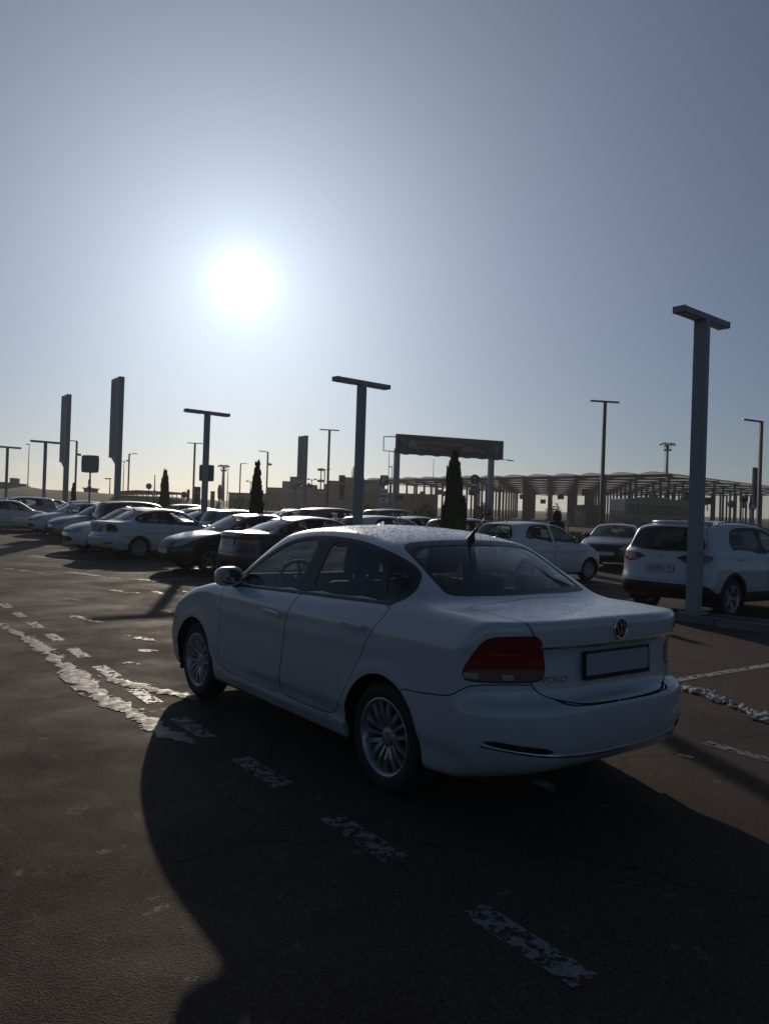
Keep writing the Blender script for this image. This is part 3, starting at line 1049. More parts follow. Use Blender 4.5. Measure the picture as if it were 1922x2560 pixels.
# ------------------------------------------------------------------ car kinds
POLO = dict(
    h=0.03, wmax=0.85, fb=0.40, rb=0.30, rn=4.0, wsb=0.10, rwb=0.08, crown=0.045, roof_x=-0.3, roof=1.467, belt=1.0,
    low=[(1.98, .20), (2.08, .26), (2.112, .42), (2.108, .56), (2.07, .68), (1.98, .775), (1.75, .865), (1.45, .93), (1.15, .975), (.9, .985), (.3, .985), (-.4, 1.0), (-1.1, 1.03), (-1.6, 1.065), (-1.9, 1.06), (-2.08, 1.05), (-2.15, 1.048), (-2.185, 1.046), (-2.203, 1.040), (-2.209, 1.025), (-2.207, .96), (-2.20, .915), (-2.180, .890), (-2.172, .87), (-2.172, .76), (-2.18, .68), (-2.19, .655), (-2.235, .648), (-2.258, .632), (-2.262, .55), (-2.258, .44), (-2.228, .35), (-2.14, .285), (-1.95, .235), (-.5, .20), (.8, .20)],
    cab=[(1.18, .93), (1.0, 1.02), (.42, 1.39), (.22, 1.432), (-.05, 1.458), (-.35, 1.468), (-.65, 1.456), (-.95, 1.418), (-1.12, 1.38), (-1.64, 1.105), (-1.82, 1.02), (-1.6, .85), (0, .8), (1.0, .8)],
    W=[(.18, .79), (.28, .822), (.37, .832), (.405, .848), (.43, .851), (.6, .849), (.74, .845), (.85, .846), (.893, .848), (.915, .836), (.96, .812), (1.0, .79), (1.08, .73), (1.2, .70)],
    G=(.98, .775, 1.40, .605), k1=.045,
    axles=(1.276, -1.276), tyre_r=.302, tyre_w=.19, rim_r=.214, arch_r=.352, track=.725, floor_z=.235,
    dlo=[(.86, .965), (.62, .965), (-.2, .985), (-1.18, 1.028), (-1.29, 1.040), (-1.365, 1.085), (-1.38, 1.13), (-1.315, 1.20), (-1.17, 1.275), (-.98, 1.33), (-.7, 1.372), (-.35, 1.385), (-.1, 1.375), (.14, 1.332), (.52, 1.155)],
    wins=[[(.60, .985), (-.195, 1.008), (-.23, 1.15), (-.275, 1.352), (-.08, 1.348), (.13, 1.305), (.5, 1.12), (.59, 1.04)],
          [(-.365, 1.018), (-1.115, 1.048), (-1.09, 1.16), (-.97, 1.298), (-.7, 1.345), (-.42, 1.356), (-.40, 1.2)],
          [(-1.18, 1.06), (-1.28, 1.067), (-1.34, 1.11), (-1.285, 1.18), (-1.13, 1.255), (-1.12, 1.18)]],
    doors=[[(.785, .95), (.785, .82), (.81, .43), (.80, .34), (.70, .318), (-.08, .31), (-.14, .34), (-.153, .42), (-.20, .75), (-.268, .94), (-.29, 1.03), (.3, 1.03), (.78, .99)],
           [(-.155, .42), (-.15, .34), (-.2, .315), (-.70, .315), (-.80, .335), (-.87, .40), (-.98, .57), (-1.104, .765), (-1.22, .93), (-1.285, 1.06), (-.3, 1.04), (-.27, .94), (-.203, .75)]],
    handles=[(-.075, .848), (-1.02, .889)], mirror=(.60, .80, 1.04),
    tail=[(.585, .962), (.63, .968), (.80, .964), (.93, .955), (.985, .93), (1.05, .865), (1.115, .785), (1.118, .762), (1.09, .738), (.85, .738), (.60, .742), (.565, .755), (.548, .79), (.565, .87)], tr0=.065,
    tail_low=[(.4, .80), (.80, .805), (1.2, .785), (1.2, .6), (.4, .6)],
    head=[(.48, .60), (.48, .69), (.75, .745), (1.2, .865), (1.30, .84), (1.05, .70), (.85, .62)],
    grille=[(0, .70), (.40, .695), (.46, .66), (.44, .61), (0, .605)], grille2=[(0, .49), (.48, .49), (.56, .40), (.50, .33), (0, .32)],
    lid=[(0, .626), (.30, .630), (.45, .655), (.525, .685), (.57, .73), (.545, .79), (.556, .88), (.575, .965), (.612, 1.03), (.612, 1.2), (.60, 1.45), (.57, 1.492), (0, 1.505)], lid_edge=-2.10, lid_x=-1.6,
    rwin=[(0, 1.392), (.30, 1.386), (.47, 1.368), (.525, 1.350), (.545, 1.33), (.56, 1.25), (.575, 1.14), (.578, 1.112), (.56, 1.098), (.45, 1.098), (0, 1.105)], rwin_x=-.95,
    wind=[(0, 1.405), (.45, 1.38), (.56, 1.345), (.73, 1.01), (.70, .985), (0, 1.01)], wind_x=.25,
    hood=[(0, 1.96), (.35, 1.94), (.56, 1.86), (.66, 1.70), (.72, 1.2), (.73, 1.08), (0, 1.12)], hood_z=.74,
    rbump=[(-.3, .1), (-.3, .622), (.3, .625), (.46, .65), (.54, .68), (.585, .728), (.80, .731), (1.05, .72), (1.13, .69), (1.2, .65), (1.45, .62), (1.62, .615), (1.62, .1)],
    fbump=[(-.3, .1), (-.3, .60), (.5, .60), (.85, .615), (1.05, .66), (1.2, .62), (1.4, .60), (1.4, .1)],
    sill=[(.87, .275), (.4, .268), (-.2, .265), (-.93, .268)], dash_x=.72, seat_x=.06, style='ten')

SUV = dict(
    h=0.035, wmax=0.89, fb=0.36, rb=0.26, rn=4.0, wsb=0.10, rwb=0.07, crown=0.045, roof_x=-0.3, roof=1.63, belt=1.08,
    low=[(1.98, .27), (2.09, .4), (2.125, .6), (2.10, .8), (2.03, .9), (1.8, .985), (1.2, 1.05), (.9, 1.06), (0, 1.07), (-1.2, 1.10), (-1.9, 1.12), (-2.04, 1.12), (-2.075, 1.0), (-2.085, .86), (-2.10, .72), (-2.145, .62), (-2.145, .45), (-2.05, .33), (-1.8, .27), (1.7, .26)],
    cab=[(1.25, .98), (1.02, 1.08), (.48, 1.49), (.25, 1.56), (-.1, 1.61), (-.6, 1.63), (-1.2, 1.615), (-1.6, 1.58), (-1.80, 1.55), (-1.87, 1.49), (-1.99, 1.2), (-2.03, 1.08), (-2.02, .9), (0, .8), (1.1, .8)],
    W=[(.2, .84), (.35, .87), (.55, .885), (.8, .89), (.95, .875), (1.06, .845), (1.15, .80), (1.3, .76)],
    G=(1.05, .805, 1.55, .645), tyre_r=.333, tyre_w=.215, rim_r=.225, arch_r=.395, track=.755, axles=(1.295, -1.295), floor_z=.30,
    dlo=[(.9, 1.055), (.5, 1.05), (-.9, 1.10), (-1.13, 1.13), (-1.25, 1.2), (-1.20, 1.38), (-1.05, 1.50), (-.6, 1.53), (0, 1.52), (.3, 1.45), (.6, 1.27)],
    wins=[[(.62, 1.08), (-.12, 1.10), (-.16, 1.48), (.05, 1.475), (.28, 1.41), (.56, 1.22)], [(-.24, 1.105), (-1.05, 1.145), (-1.18, 1.21), (-1.12, 1.38), (-1.02, 1.46), (-.6, 1.49), (-.26, 1.49)]],
    doors=[[(.80, 1.0), (.80, .85), (.83, .5), (.78, .45), (-.08, .44), (-.14, .52), (-.2, 1.1), (.3, 1.1), (.8, 1.07)], [(-.15, .52), (-.1, .44), (-.78, .44), (-.88, .55), (-1.05, .80), (-1.2, 1.0), (-1.27, 1.16), (-.22, 1.12)]],
    handles=[(-.02, .965), (-1.0, .985)], mirror=(.62, .84, 1.13),
    tail=[(.45, .93), (.42, 1.035), (.75, 1.04), (.98, 1.045), (1.14, 1.02), (1.02, .93), (.84, .885), (.62, .895)], tail_low=None,
    head=[(.55, .82), (.55, .93), (.85, .95), (1.35, 1.0), (1.3, .92), (.95, .82)],
    grille=[(0, .90), (.45, .89), (.5, .80), (.42, .62), (0, .60)], grille2=[(0, .48), (.6, .48), (.6, .38), (0, .36)],
    lid=[(0, .60), (.5, .60), (.62, .66), (.70, .80), (.70, .9), (.70, 1.06), (.74, 1.15), (.63, 1.50), (.56, 1.555), (0, 1.57)], lid_edge=10, lid_x=-1.5, lid_name='tailgate',
    rwin=[(0, 1.51), (.45, 1.50), (.56, 1.47), (.73, 1.17), (.64, 1.10), (0, 1.09)], rwin_x=-1.5,
    wind=[(0, 1.51), (.48, 1.48), (.60, 1.43), (.76, 1.09), (.72, 1.06), (0, 1.09)], wind_x=.25,
    hood=[(0, 2.0), (.4, 1.97), (.6, 1.88), (.70, 1.7), (.76, 1.2), (.76, 1.1), (0, 1.14)], hood_z=.85,
    clad=[(-2.3, .57), (-2.0, .56), (-1.85, .44), (1.75, .42), (2.3, .5)], clad_arch=.05,
    dash_x=.72, seat_x=.10, style='five', tint=True)

HATCH = dict(
    h=0.035, wmax=0.80, fb=0.36, rb=0.24, rn=4.0, wsb=0.10, rwb=0.07, crown=0.045, roof_x=-0.3, roof=1.48, belt=1.02,
    low=[(1.72, .2), (1.82, .3), (1.86, .5), (1.84, .66), (1.76, .76), (1.5, .88), (1.2, .965), (1.0, .99), (0, 1.02), (-1.0, 1.06), (-1.5, 1.07), (-1.64, 1.05), (-1.68, .85), (-1.74, .65), (-1.75, .45), (-1.66, .27), (-1.4, .2)],
    cab=[(1.3, .92), (1.02, 1.03), (.47, 1.36), (.25, 1.425), (-.2, 1.475), (-.7, 1.48), (-1.15, 1.455), (-1.38, 1.43), (-1.47, 1.38), (-1.63, 1.06), (-1.6, .85), (1, .8)],
    W=[(.2, .75), (.3, .78), (.55, .797), (.8, .79), (.95, .765), (1.05, .735), (1.2, .70)], G=(1.0, .735, 1.42, .575),
    tyre_r=.285, tyre_w=.175, rim_r=.185, arch_r=.335, track=.675, axles=(1.19, -1.19), floor_z=.23,
    dlo2=[[(.86, .955), (.5, .955), (-.12, .985), (-.14, 1.0), (-.15, 1.2), (-.2, 1.395), (.0, 1.40), (.3, 1.325), (.64, 1.12)], [(-.21, .99), (-.25, .99), (-1.05, 1.06), (-1.15, 1.12), (-.97, 1.35), (-.78, 1.405), (-.3, 1.405), (-.28, 1.38), (-.25, 1.2)]],
    wins=[[(.62, .975), (-.13, 1.005), (-.165, 1.2), (-.21, 1.378), (.0, 1.38), (.28, 1.305), (.58, 1.12)], [(-.235, 1.01), (-.86, 1.06), (-.86, 1.2), (-.82, 1.37), (-.32, 1.388), (-.27, 1.2)], [(-.89, 1.095), (-1.0, 1.105), (-1.08, 1.15), (-.93, 1.30), (-.88, 1.31)]],
    doors=[[(.72, .95), (.72, .8), (.76, .42), (.70, .33), (-.08, .32), (-.13, .40), (-.20, 1.03), (.3, 1.03), (.72, 1.0)], [(-.14, .40), (-.1, .32), (-.68, .32), (-.78, .42), (-.92, .65), (-1.05, .9), (-1.10, 1.1), (-.21, 1.04)]],
    handles=[(-.04, .87), (-.92, .92)], mirror=(.60, .755, 1.06), mirror_paint=0,
    tail=[(.50, .78), (.52, 1.02), (.72, 1.05), (.86, 1.02), (.90, .80), (.7, .74)],
    head=[(.42, .64), (.42, .74), (.75, .80), (1.25, .90), (1.25, .82), (.9, .66)],
    grille=[(0, .72), (.3, .71), (.3, .66), (0, .65)], grille2=[(0, .5), (.5, .5), (.5, .36), (0, .34)],
    lid=[(0, .60), (.45, .60), (.56, .68), (.60, .85), (.62, 1.05), (.54, 1.40), (.48, 1.43), (0, 1.445)], lid_edge=10, lid_x=-1.25, lid_name='tailgate',
    rwin=[(0, 1.40), (.42, 1.385), (.50, 1.35), (.62, 1.12), (.55, 1.05), (0, 1.04)], rwin_x=-1.25,
    wind=[(0, 1.41), (.42, 1.385), (.52, 1.345), (.68, 1.02), (.64, .99), (0, 1.02)], wind_x=.25,
    hood=[(0, 1.74), (.3, 1.71), (.5, 1.62), (.62, 1.4), (.66, 1.1), (0, 1.14)], hood_z=.74, dash_x=.66, seat_x=.05, style='fan')

SALOON = dict(POLO)
SALOON.update(h=.045, seats=True, handles=[(-.1, .86), (-1.0, .90)],
    low=[(1.98, .20), (2.10, .28), (2.14, .46), (2.13, .62), (2.06, .74), (1.9, .83), (1.5, .93), (1.15, .98), (.9, .99), (0, .99), (-1.1, 1.03), (-1.7, 1.07), (-2.0, 1.07), (-2.15, 1.07), (-2.21, 1.02), (-2.20, .9), (-2.23, .75), (-2.28, .6), (-2.27, .42), (-2.15, .25), (-1.9, .2)],
    cab=[(1.25, .93), (1.05, 1.01), (.40, 1.37), (.15, 1.425), (-.3, 1.45), (-.7, 1.43), (-1.05, 1.36), (-1.75, 1.08), (-1.95, 1.0), (-1.6, .85), (1.0, .8)],
    grille=[(0, .78), (.42, .77), (.52, .66), (.40, .42), (0, .40)], grille2=[(0, .36), (.3, .36), (.3, .30), (0, .29)],
    tail=[(.62, .98), (.95, .99), (1.15, .93), (1.1, .82), (.7, .80), (.5, .84)], tail_low=None, style='five')
FAMILY = dict(SUV)
FAMILY.update(h=.05, clad=None, tint=False, style='fan')
for k in (POLO, SUV, HATCH, SALOON, FAMILY):
    for key in ('tail_low', 'clad'):
        if k.get(key, 1) is None:
            k.pop(key)
for sp, pnt in ((POLO, 'white'), (SUV, 'white'), (HATCH, 'white_frost'), (SALOON, 'dark'), (FAMILY, 'grey')):
    sp['paint'] = pnt
    sp['_tyre'] = tyre_mesh(sp['tyre_r'], sp['tyre_w'], sp['rim_r'])
    sp['_rim'] = rim_mesh(sp['rim_r'], sp['tyre_w'], sp['style'], M['alloy'])

# ------------------------------------------------------------------ the car in front
AISLE = Vector((-0.598, 0.8015, 0))           # along the aisle, away from us
BAY = Vector((0.8, 0.6, 0))                   # along the parking bays
car, body, shell, lid = make_car(POLO, 'sedan_car', 'nearest car, a dusty white sedan standing in the aisle with dew drops on its roof', 'car')
car.location = (-0.077, 5.774, 0)
car.rotation_euler = (0, 0, R(126.72))


def trim_detail(root, body, lid, full=True):
    "chrome, badge, plate, wipers, aerial"
    # chrome strip across the lid
    ys = np.linspace(-.545, .545, 25)
    P = body.march([(-2.6, y, .911 - .0 * y * y) for y in ys], (1, 0, 0))
    link('chrome_strip', ribbon(body, P, .017, .006, M['chrome'], 'chrome_strip'), lid)
    # bumper chrome with the dark reflector slots at its ends
    rb = [o for o in root.children if o.name.startswith('rear_bumper')]
    rb = rb[0] if rb else root
    q = np.linspace(-.80, .80, 41)
    zz = .372 + .075 * (np.abs(q) / .8) ** 2.2
    P = body.march([(-2.75, y, z) for y, z in zip(q, zz)], (1, 0, 0))
    link('bumper_strip', ribbon(body, P, .014, .006, M['chrome'], 'bumper_strip'), rb)
    for s_ in (1, -1):
        q = np.linspace(.50, .79, 12) * s_
        zz = .372 + .075 * (np.abs(q) / .8) ** 2.2 + .021
        P = body.march([(-2.75, y, z) for y, z in zip(q, zz)], (1, 0, 0))
        link('bumper_slot', ribbon(body, P, lambda t: .030 * min(1, 6 * min(t, 1 - t) + .25), .003, M['trim'], 'bumper_slot'), rb)
        P2 = body.march([(-2.75, y * s_, .372 + .075 * (y / .8) ** 2.2 + .024) for y in (.655, .66, .665)], (1, 0, 0))
        link('reflector', ribbon(body, P2, .014, .005, M['lamp_red'], 'reflector'), rb)
    # plate in its frame
    c = body.march([(-2.6, 0, .81)], (1, 0, 0))[0]
    fr = MB()
    fr.box((-.006, 0, -.006), (.012, .535, .142), M['trim'], None, .004)
    fr.box((-.014, 0, .061), (.012, .535, .011), M['trim']); fr.box((-.014, 0, -.067), (.012, .535, .02), M['trim'])
    for s_ in (1, -1):
        fr.box((-.014, s_ * .263, 0), (.012, .009, .138), M['trim'])
    tilt = Matrix.Rotation(R(3), 4, 'Y')
    po = fr.build('plate_frame', lid)
    po.matrix_local = Matrix.Translation((c[0] - .012, 0, .812)) @ tilt
    pl = MB(); pl.box((-.016, 0, .0), (.006, .516, .110), M['plate_grey'], None, .002)
    pl.build('number_plate', po)
    # round badge: ring, V and W
    b = body.march([(-2.6, 0, .983)], (1, 0, 0))[0]
    nb = body.normal(b[None])[0]
    bd = MB()
    bd.lathe([(0, -.004), (.055, -.004), (.058, .002), (.055, .006), (.049, .006), (.047, .001), (0, .001)], M['chrome'], 'Z', 40)
    bd2 = MB(); bd2.lathe([(0, .0015), (.0475, .0015)], M['trim'], 'Z', 40)
    def stroke(a, b_, w=.0085):
        a, b_ = Vector(a), Vector(b_); d = (b_ - a).normalized(); n_ = Vector((-d.y, d.x)) * w / 2
        bd.prism([tuple(a + n_), tuple(b_ + n_), tuple(b_ - n_), tuple(a - n_)], .001, .007, M['chrome'], 'XY')
    stroke((-.022, .044), (-.001, .006)); stroke((.022, .044), (.001, .006))
    stroke((-.040, .026), (-.018, -.042)); stroke((.040, .026), (.018, -.042))
    stroke((-.018, -.042), (-.0005, -.004)); stroke((.018, -.042), (.0005, -.004))
    bo = put(bd.mesh('badge'), 'badge', lid, b + nb * .003, (0, -1, 0), (0, 0, 1))
    link('badge_backing', bd2.mesh('badge_backing'), bo)
    # lettering low on the lid
    t = text_mesh('POLO', .044, .002, M['chrome'], .0008)
    tc_ = body.march([(-2.6, .435, .750)], (1, 0, 0))[0]; tn = body.normal(tc_[None])[0]
    for v in t.vertices:
        v.co.x *= 1.35
    put(t, 'lettering', lid, tc_ + tn * .002, (-tn[1], tn[0], 0), (0, 0, 1))
    # whip aerial on the rear of the roof
    a = body.march([(-1.06, 0, 2.0)], (0, 0, -1))[0]
    an = MB()
    an.lathe([(.034, -.012), (.030, .004), (.016, .030), (.010, .055), (.006, .060)], M['trim'], 'Z', 14)
    an.v = [(v[0] * (1.5 if v[0] > 0 else 1.0) - v[2] * .5, v[1] * .8, v[2]) for v in an.v]
    an.tube([(-.022, 0, .048), (-.165, 0, .178)], .0045, M['trim'], 8, r2=.0032)
    an.tube([(-.024, 0, .05), (-.06, 0, .083)], .0062, M['trim'], 8)
    o = an.build('aerial', root); o.location = a
    # wiper-like demister seam lines and front wipers
    for s_ in (1, -1):
        w0 = body.march([(2.0, -.05 + .45 * s_, 1.02)], (-1, 0, 0))[0]
        w1 = body.march([(2.0, -.05 + .45 * s_ - .52, 1.06)], (-1, 0, 0))[0]
        wp = MB(); wp.tube([w0 + np.array([.02, 0, 0]), w1 + np.array([.015, 0, .01])], .008, M['trim'], 6)
        wp.build('wiper', root)
    # door mouldings
    P = body.march([(x, 1.3, .972 + (.62 - x) * .0345) for x in np.linspace(.6, -1.26, 24)], (0, -1, 0))
    for s_ in (1, -1):
        link('window_moulding', ribbon(body, P * [1, s_, 1], .022, .006, M['trim'], 'window_moulding'), root)
    # exhaust tip
    ex = MB(); ex.tube([(-1.9, .45, .23), (-2.17, .45, .225)], .025, M['steel'], 12)
    ex.build('exhaust_pipe', root)


trim_detail(car, body, lid)
# dew: beads standing on the roof and the boot lid
random.seed(3)
dv, dfc = [], []
def bead(p, n, r):
    n = Vector(n); a = n.orthogonal().normalized(); b = n.cross(a)
    o = len(dv); p = Vector(p)
    st = random.uniform(.8, 1.6); aa = random.uniform(0, 6)
    a, b = a * math.cos(aa) + b * math.sin(aa), b * math.cos(aa) - a * math.sin(aa)
    for rr, hh in ((1.0, -0.05), (.78, .42)):
        for j in range(6):
            w = j * math.pi / 3
            dv.append(p + (a * math.cos(w) * st + b * math.sin(w)) * rr * r + n * hh * r)
    dv.append(p + n * r * .58)
    for j in range(6):
        k = (j + 1) % 6
        dfc.append((o + j, o + k, o + 6 + k, o + 6 + j)); dfc.append((o + 6 + j, o + 6 + k, o + 12))
cand = []
for _ in range(2600):
    x = random.uniform(-1.05, .35); y = random.uniform(-.58, .58); cand.append((x, y, 2.0))
for _ in range(120):
    cand.append((random.uniform(-2.14, -1.68), random.uniform(-.58, .58), 1.5))
cand = np.array(cand)
hit = body.march(cand, (0, 0, -1)); nn = body.normal(hit)
for p, n in zip(hit, nn):
    if n[2] > .55:
        bead(p, n, random.choice((.0018, .0024, .003, .0042)) * random.uniform(.8, 1.2))
M['water'] = mat('dew_water', (0.55, 0.58, 0.60), 0.08, 0.0, 0.0, 0.8)
noise_rough(M['water'], 30, 0.05, 0.16)
bsdf(M['water']).inputs['Transmission Weight'].default_value = 0.6
bsdf(M['water']).inputs['IOR'].default_value = 1.33
dm = MB(); dm.add(dv, dfc, M['water'], True)
dme = bpy.data.meshes.new('dew_drops'); dme.from_pydata([tuple(v) for v in dv], [], dfc); dme.materials.append(M['water'])
dme.polygons.foreach_set('use_smooth', [True] * len(dfc)); dme.update()
link('dew_drops', dme, car, kind='stuff')

# ------------------------------------------------------------------ ground, markings, kerb
def gndz(px, py):
    "ground point seen at a photo pixel, on the gently shaped lot"
    z = 0.0
    for _ in range(40):
        p = gnd(px, py, z) if py > 1262 else at(px, py, 120)
        z = 0.5 * z + 0.5 * gz(p.y)
    return Vector((p.x, p.y, gz(p.y)))


def on(px, Y):
    "ground point Y metres ahead under photo column px"
    p = at(px, 1290, Y)
    return Vector((p.x, Y, gz(Y)))


def asphalt():
    m = mat('asphalt', (0.04, 0.036, 0.034), 0.6)
    b = bsdf(m)
    tc = N(m, 'ShaderNodeTexCoord')
    big = N(m, 'ShaderNodeTexNoise', Scale=0.35, Detail=5); LK(m, tc.outputs['Object'], big.inputs['Vector'])
    grain = N(m, 'ShaderNodeTexVoronoi', Scale=150.0); LK(m, tc.outputs['Object'], grain.inputs['Vector'])
    gr2 = N(m, 'ShaderNodeTexNoise', Scale=85.0, Detail=7); LK(m, tc.outputs['Object'], gr2.inputs['Vector'])
    c1 = N(m, 'ShaderNodeMix', data_type='RGBA'); c1.inputs[6].default_value = (0.050, 0.033, 0.0255, 1); c1.inputs[7].default_value = (0.092, 0.062, 0.048, 1)
    LK(m, big.outputs['Fac'], c1.inputs[0])
    c2 = N(m, 'ShaderNodeMix', data_type='RGBA', blend_type='MULTIPLY'); c2.inputs[0].default_value = 0.8
    mr = N(m, 'ShaderNodeMapRange'); mr.inputs['From Min'].default_value = 0.3; mr.inputs['From Max'].default_value = 0.7; mr.inputs['To Min'].default_value = 0.45; mr.inputs['To Max'].default_value = 1.3
    LK(m, gr2.outputs['Fac'], mr.inputs['Value']); LK(m, c1.outputs[2], c2.inputs[6]); LK(m, mr.outputs[0], c2.inputs[7])
    stone = N(m, 'ShaderNodeTexVoronoi', Scale=150.0); LK(m, tc.outputs['Object'], stone.inputs['Vector'])
    ssep = N(m, 'ShaderNodeSeparateColor'); LK(m, stone.outputs['Color'], ssep.inputs[0])
    sm = N(m, 'ShaderNodeMapRange'); sm.inputs['From Min'].default_value = 0.55; sm.inputs['From Max'].default_value = 0.95; sm.inputs['To Max'].default_value = 0.5
    LK(m, ssep.outputs[0], sm.inputs['Value'])
    c4 = N(m, 'ShaderNodeMix', data_type='RGBA'); c4.inputs[7].default_value = (0.17, 0.13, 0.105, 1)
    LK(m, sm.outputs[0], c4.inputs[0]); LK(m, c2.outputs[2], c4.inputs[6])
    oil = N(m, 'ShaderNodeTexNoise', Scale=0.55, Detail=3, Distortion=0.6); LK(m, tc.outputs['Object'], oil.inputs['Vector'])
    om = N(m, 'ShaderNodeMapRange'); om.inputs['From Min'].default_value = 0.56; om.inputs['From Max'].default_value = 0.70; om.inputs['To Max'].default_value = 0.6
    LK(m, oil.outputs['Fac'], om.inputs['Value'])
    c2 = N(m, 'ShaderNodeMix', data_type='RGBA'); c2.inputs[7].default_value = (0.028, 0.023, 0.021, 1)
    LK(m, om.outputs[0], c2.inputs[0]); LK(m, c4.outputs[2], c2.inputs[6])
    # fine wandering cracks
    dn = N(m, 'ShaderNodeTexNoise', Scale=1.2, Detail=5); LK(m, tc.outputs['Object'], dn.inputs['Vector'])
    dv_ = N(m, 'ShaderNodeVectorMath', operation='MULTIPLY_ADD'); LK(m, dn.outputs['Color'], dv_.inputs[0]); dv_.inputs[1].default_value = (1.1, 1.1, 0); LK(m, tc.outputs['Object'], dv_.inputs[2])
    cv = N(m, 'ShaderNodeTexVoronoi', feature='DISTANCE_TO_EDGE', Scale=0.42); LK(m, dv_.outputs[0], cv.inputs['Vector'])
    cm = N(m, 'ShaderNodeMapRange'); cm.inputs['From Min'].default_value = 0.0045; cm.inputs['From Max'].default_value = 0.0015; cm.inputs['To Max'].default_value = 0.75
    LK(m, cv.outputs['Distance'], cm.inputs['Value'])
    c5 = N(m, 'ShaderNodeMix', data_type='RGBA'); c5.inputs[7].default_value = (0.012, 0.01, 0.009, 1)
    LK(m, cm.outputs[0], c5.inputs[0]); LK(m, c2.outputs[2], c5.inputs[6])
    c2 = c5
    # thin dried salt and frost
    fz = N(m, 'ShaderNodeTexNoise', Scale=4.5, Detail=9, Roughness=0.75); LK(m, tc.outputs['Object'], fz.inputs['Vector'])
    fr = N(m, 'ShaderNodeMapRange'); fr.inputs['From Min'].default_value = 0.60; fr.inputs['From Max'].default_value = 0.70; fr.inputs['To Max'].default_value = 0.5
    LK(m, fz.outputs['Fac'], fr.inputs['Value'])
    c3 = N(m, 'ShaderNodeMix', data_type='RGBA'); c3.inputs[7].default_value = (0.30, 0.285, 0.27, 1)
    LK(m, fr.outputs[0], c3.inputs[0]); LK(m, c2.outputs[2], c3.inputs[6]); LK(m, c3.outputs[2], b.inputs['Base Color'])
    # damp and dry: gloss varies
    wet = N(m, 'ShaderNodeTexNoise', Scale=0.8, Detail=7, Roughness=0.65); LK(m, tc.outputs['Object'], wet.inputs['Vector'])
    rr = N(m, 'ShaderNodeMapRange'); rr.inputs['From Min'].default_value = 0.36; rr.inputs['From Max'].default_value = 0.62; rr.inputs['To Min'].default_value = 0.72; rr.inputs['To Max'].default_value = 0.95
    LK(m, wet.outputs['Fac'], rr.inputs['Value'])
    rf = N(m, 'ShaderNodeMath', operation='MULTIPLY_ADD'); LK(m, fr.outputs[0], rf.inputs[0]); rf.inputs[1].default_value = -0.5; LK(m, rr.outputs[0], rf.inputs[2])
    LK(m, rf.outputs[0], b.inputs['Roughness'])
    b.inputs['Specular IOR Level'].default_value = 0.14
    mx = N(m, 'ShaderNodeMath', operation='ADD')
    LK(m, grain.outputs['Distance'], mx.inputs[0]); LK(m, gr2.outputs['Fac'], mx.inputs[1])
    bp = N(m, 'ShaderNodeBump', Strength=0.5, Distance=0.005); LK(m, mx.outputs[0], bp.inputs['Height'])
    LK(m, bp.outputs[0], b.inputs['Normal'])
    return m


M['asphalt'] = asphalt()
xs = [-1000, -300, -120, -60, -30, -15, -8, -4, 0, 4, 8, 15, 30, 60, 120, 300, 1000]
ys = [-400, -150, -60, -20, -6, 0, 3, 6, 9, 12, 13, 14, 15, 16, 17, 18, 19, 20, 21, 22, 23, 24, 25, 26, 27, 28, 30, 32, 34, 37, 40, 45, 50, 60, 80, 100, 150, 200, 300, 500, 1000]
mb = MB()
mb.add([(x, y, gz(y)) for y in ys for x in xs], [(j * len(xs) + i, j * len(xs) + i + 1, (j + 1) * len(xs) + i + 1, (j + 1) * len(xs) + i) for j in range(len(ys) - 1) for i in range(len(xs) - 1)], M['asphalt'], True)
mb.build('ground', kind='structure')


def worn(name, c, wear, scale=17.0):
    "thin paint worn through to the asphalt"
    m = mat(name, c, 0.5, spec=0.6)
    b = bsdf(m)
    tc = N(m, 'ShaderNodeTexCoord')
    nz = N(m, 'ShaderNodeTexNoise', Scale=scale, Detail=9, Roughness=0.7); LK(m, tc.outputs['Object'], nz.inputs['Vector'])
    mr = N(m, 'ShaderNodeMapRange'); mr.inputs['From Min'].default_value = wear; mr.inputs['From Max'].default_value = wear + 0.06
    LK(m, nz.outputs['Fac'], mr.inputs['Value'])
    t = N(m, 'ShaderNodeBsdfTransparent')
    mx = N(m, 'ShaderNodeMixShader')
    o = m.node_tree.nodes['Material Output']
    LK(m, mr.outputs[0], mx.inputs[0]); LK(m, b.outputs[0], mx.inputs[1]); LK(m, t.outputs[0], mx.inputs[2])
    LK(m, mx.outputs[0], o.inputs['Surface'])
    bp = N(m, 'ShaderNodeBump', Strength=0.5, Distance=0.004)
    n2 = N(m, 'ShaderNodeTexNoise', Scale=60.0, Detail=3); LK(m, tc.outputs['Object'], n2.inputs['Vector'])
    LK(m, n2.outputs['Fac'], bp.inputs['Height']); LK(m, bp.outputs[0], b.inputs['Normal'])
    return m


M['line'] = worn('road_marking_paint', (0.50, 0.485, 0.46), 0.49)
M['line_worn_shaded'] = worn('worn_shaded_marking_paint', (0.20, 0.197, 0.193), 0.48)  # darker copy of the worn paint, with the car's shadow put into its colour


def strip(p, q, w, m, name='road_marking'):
    p, q = Vector((p[0], p[1])), Vector((q[0], q[1]))
    d = (q - p).normalized(); n = Vector((-d.y, d.x)) * w / 2
    k = max(2, int((q - p).length / 0.5) + 1)
    vs, fs = [], []
    for i in range(k + 1):
        c = p.lerp(q, i / k)
        for s in (1, -1):
            e = c + n * s
            vs.append((e.x, e.y, gz(e.y) + 0.004))
    for i in range(k):
        fs.append((2 * i, 2 * i + 1, 2 * i + 3, 2 * i + 2))
    b = MB(); b.add(vs, fs, m)
    return b.build(name, kind='structure')


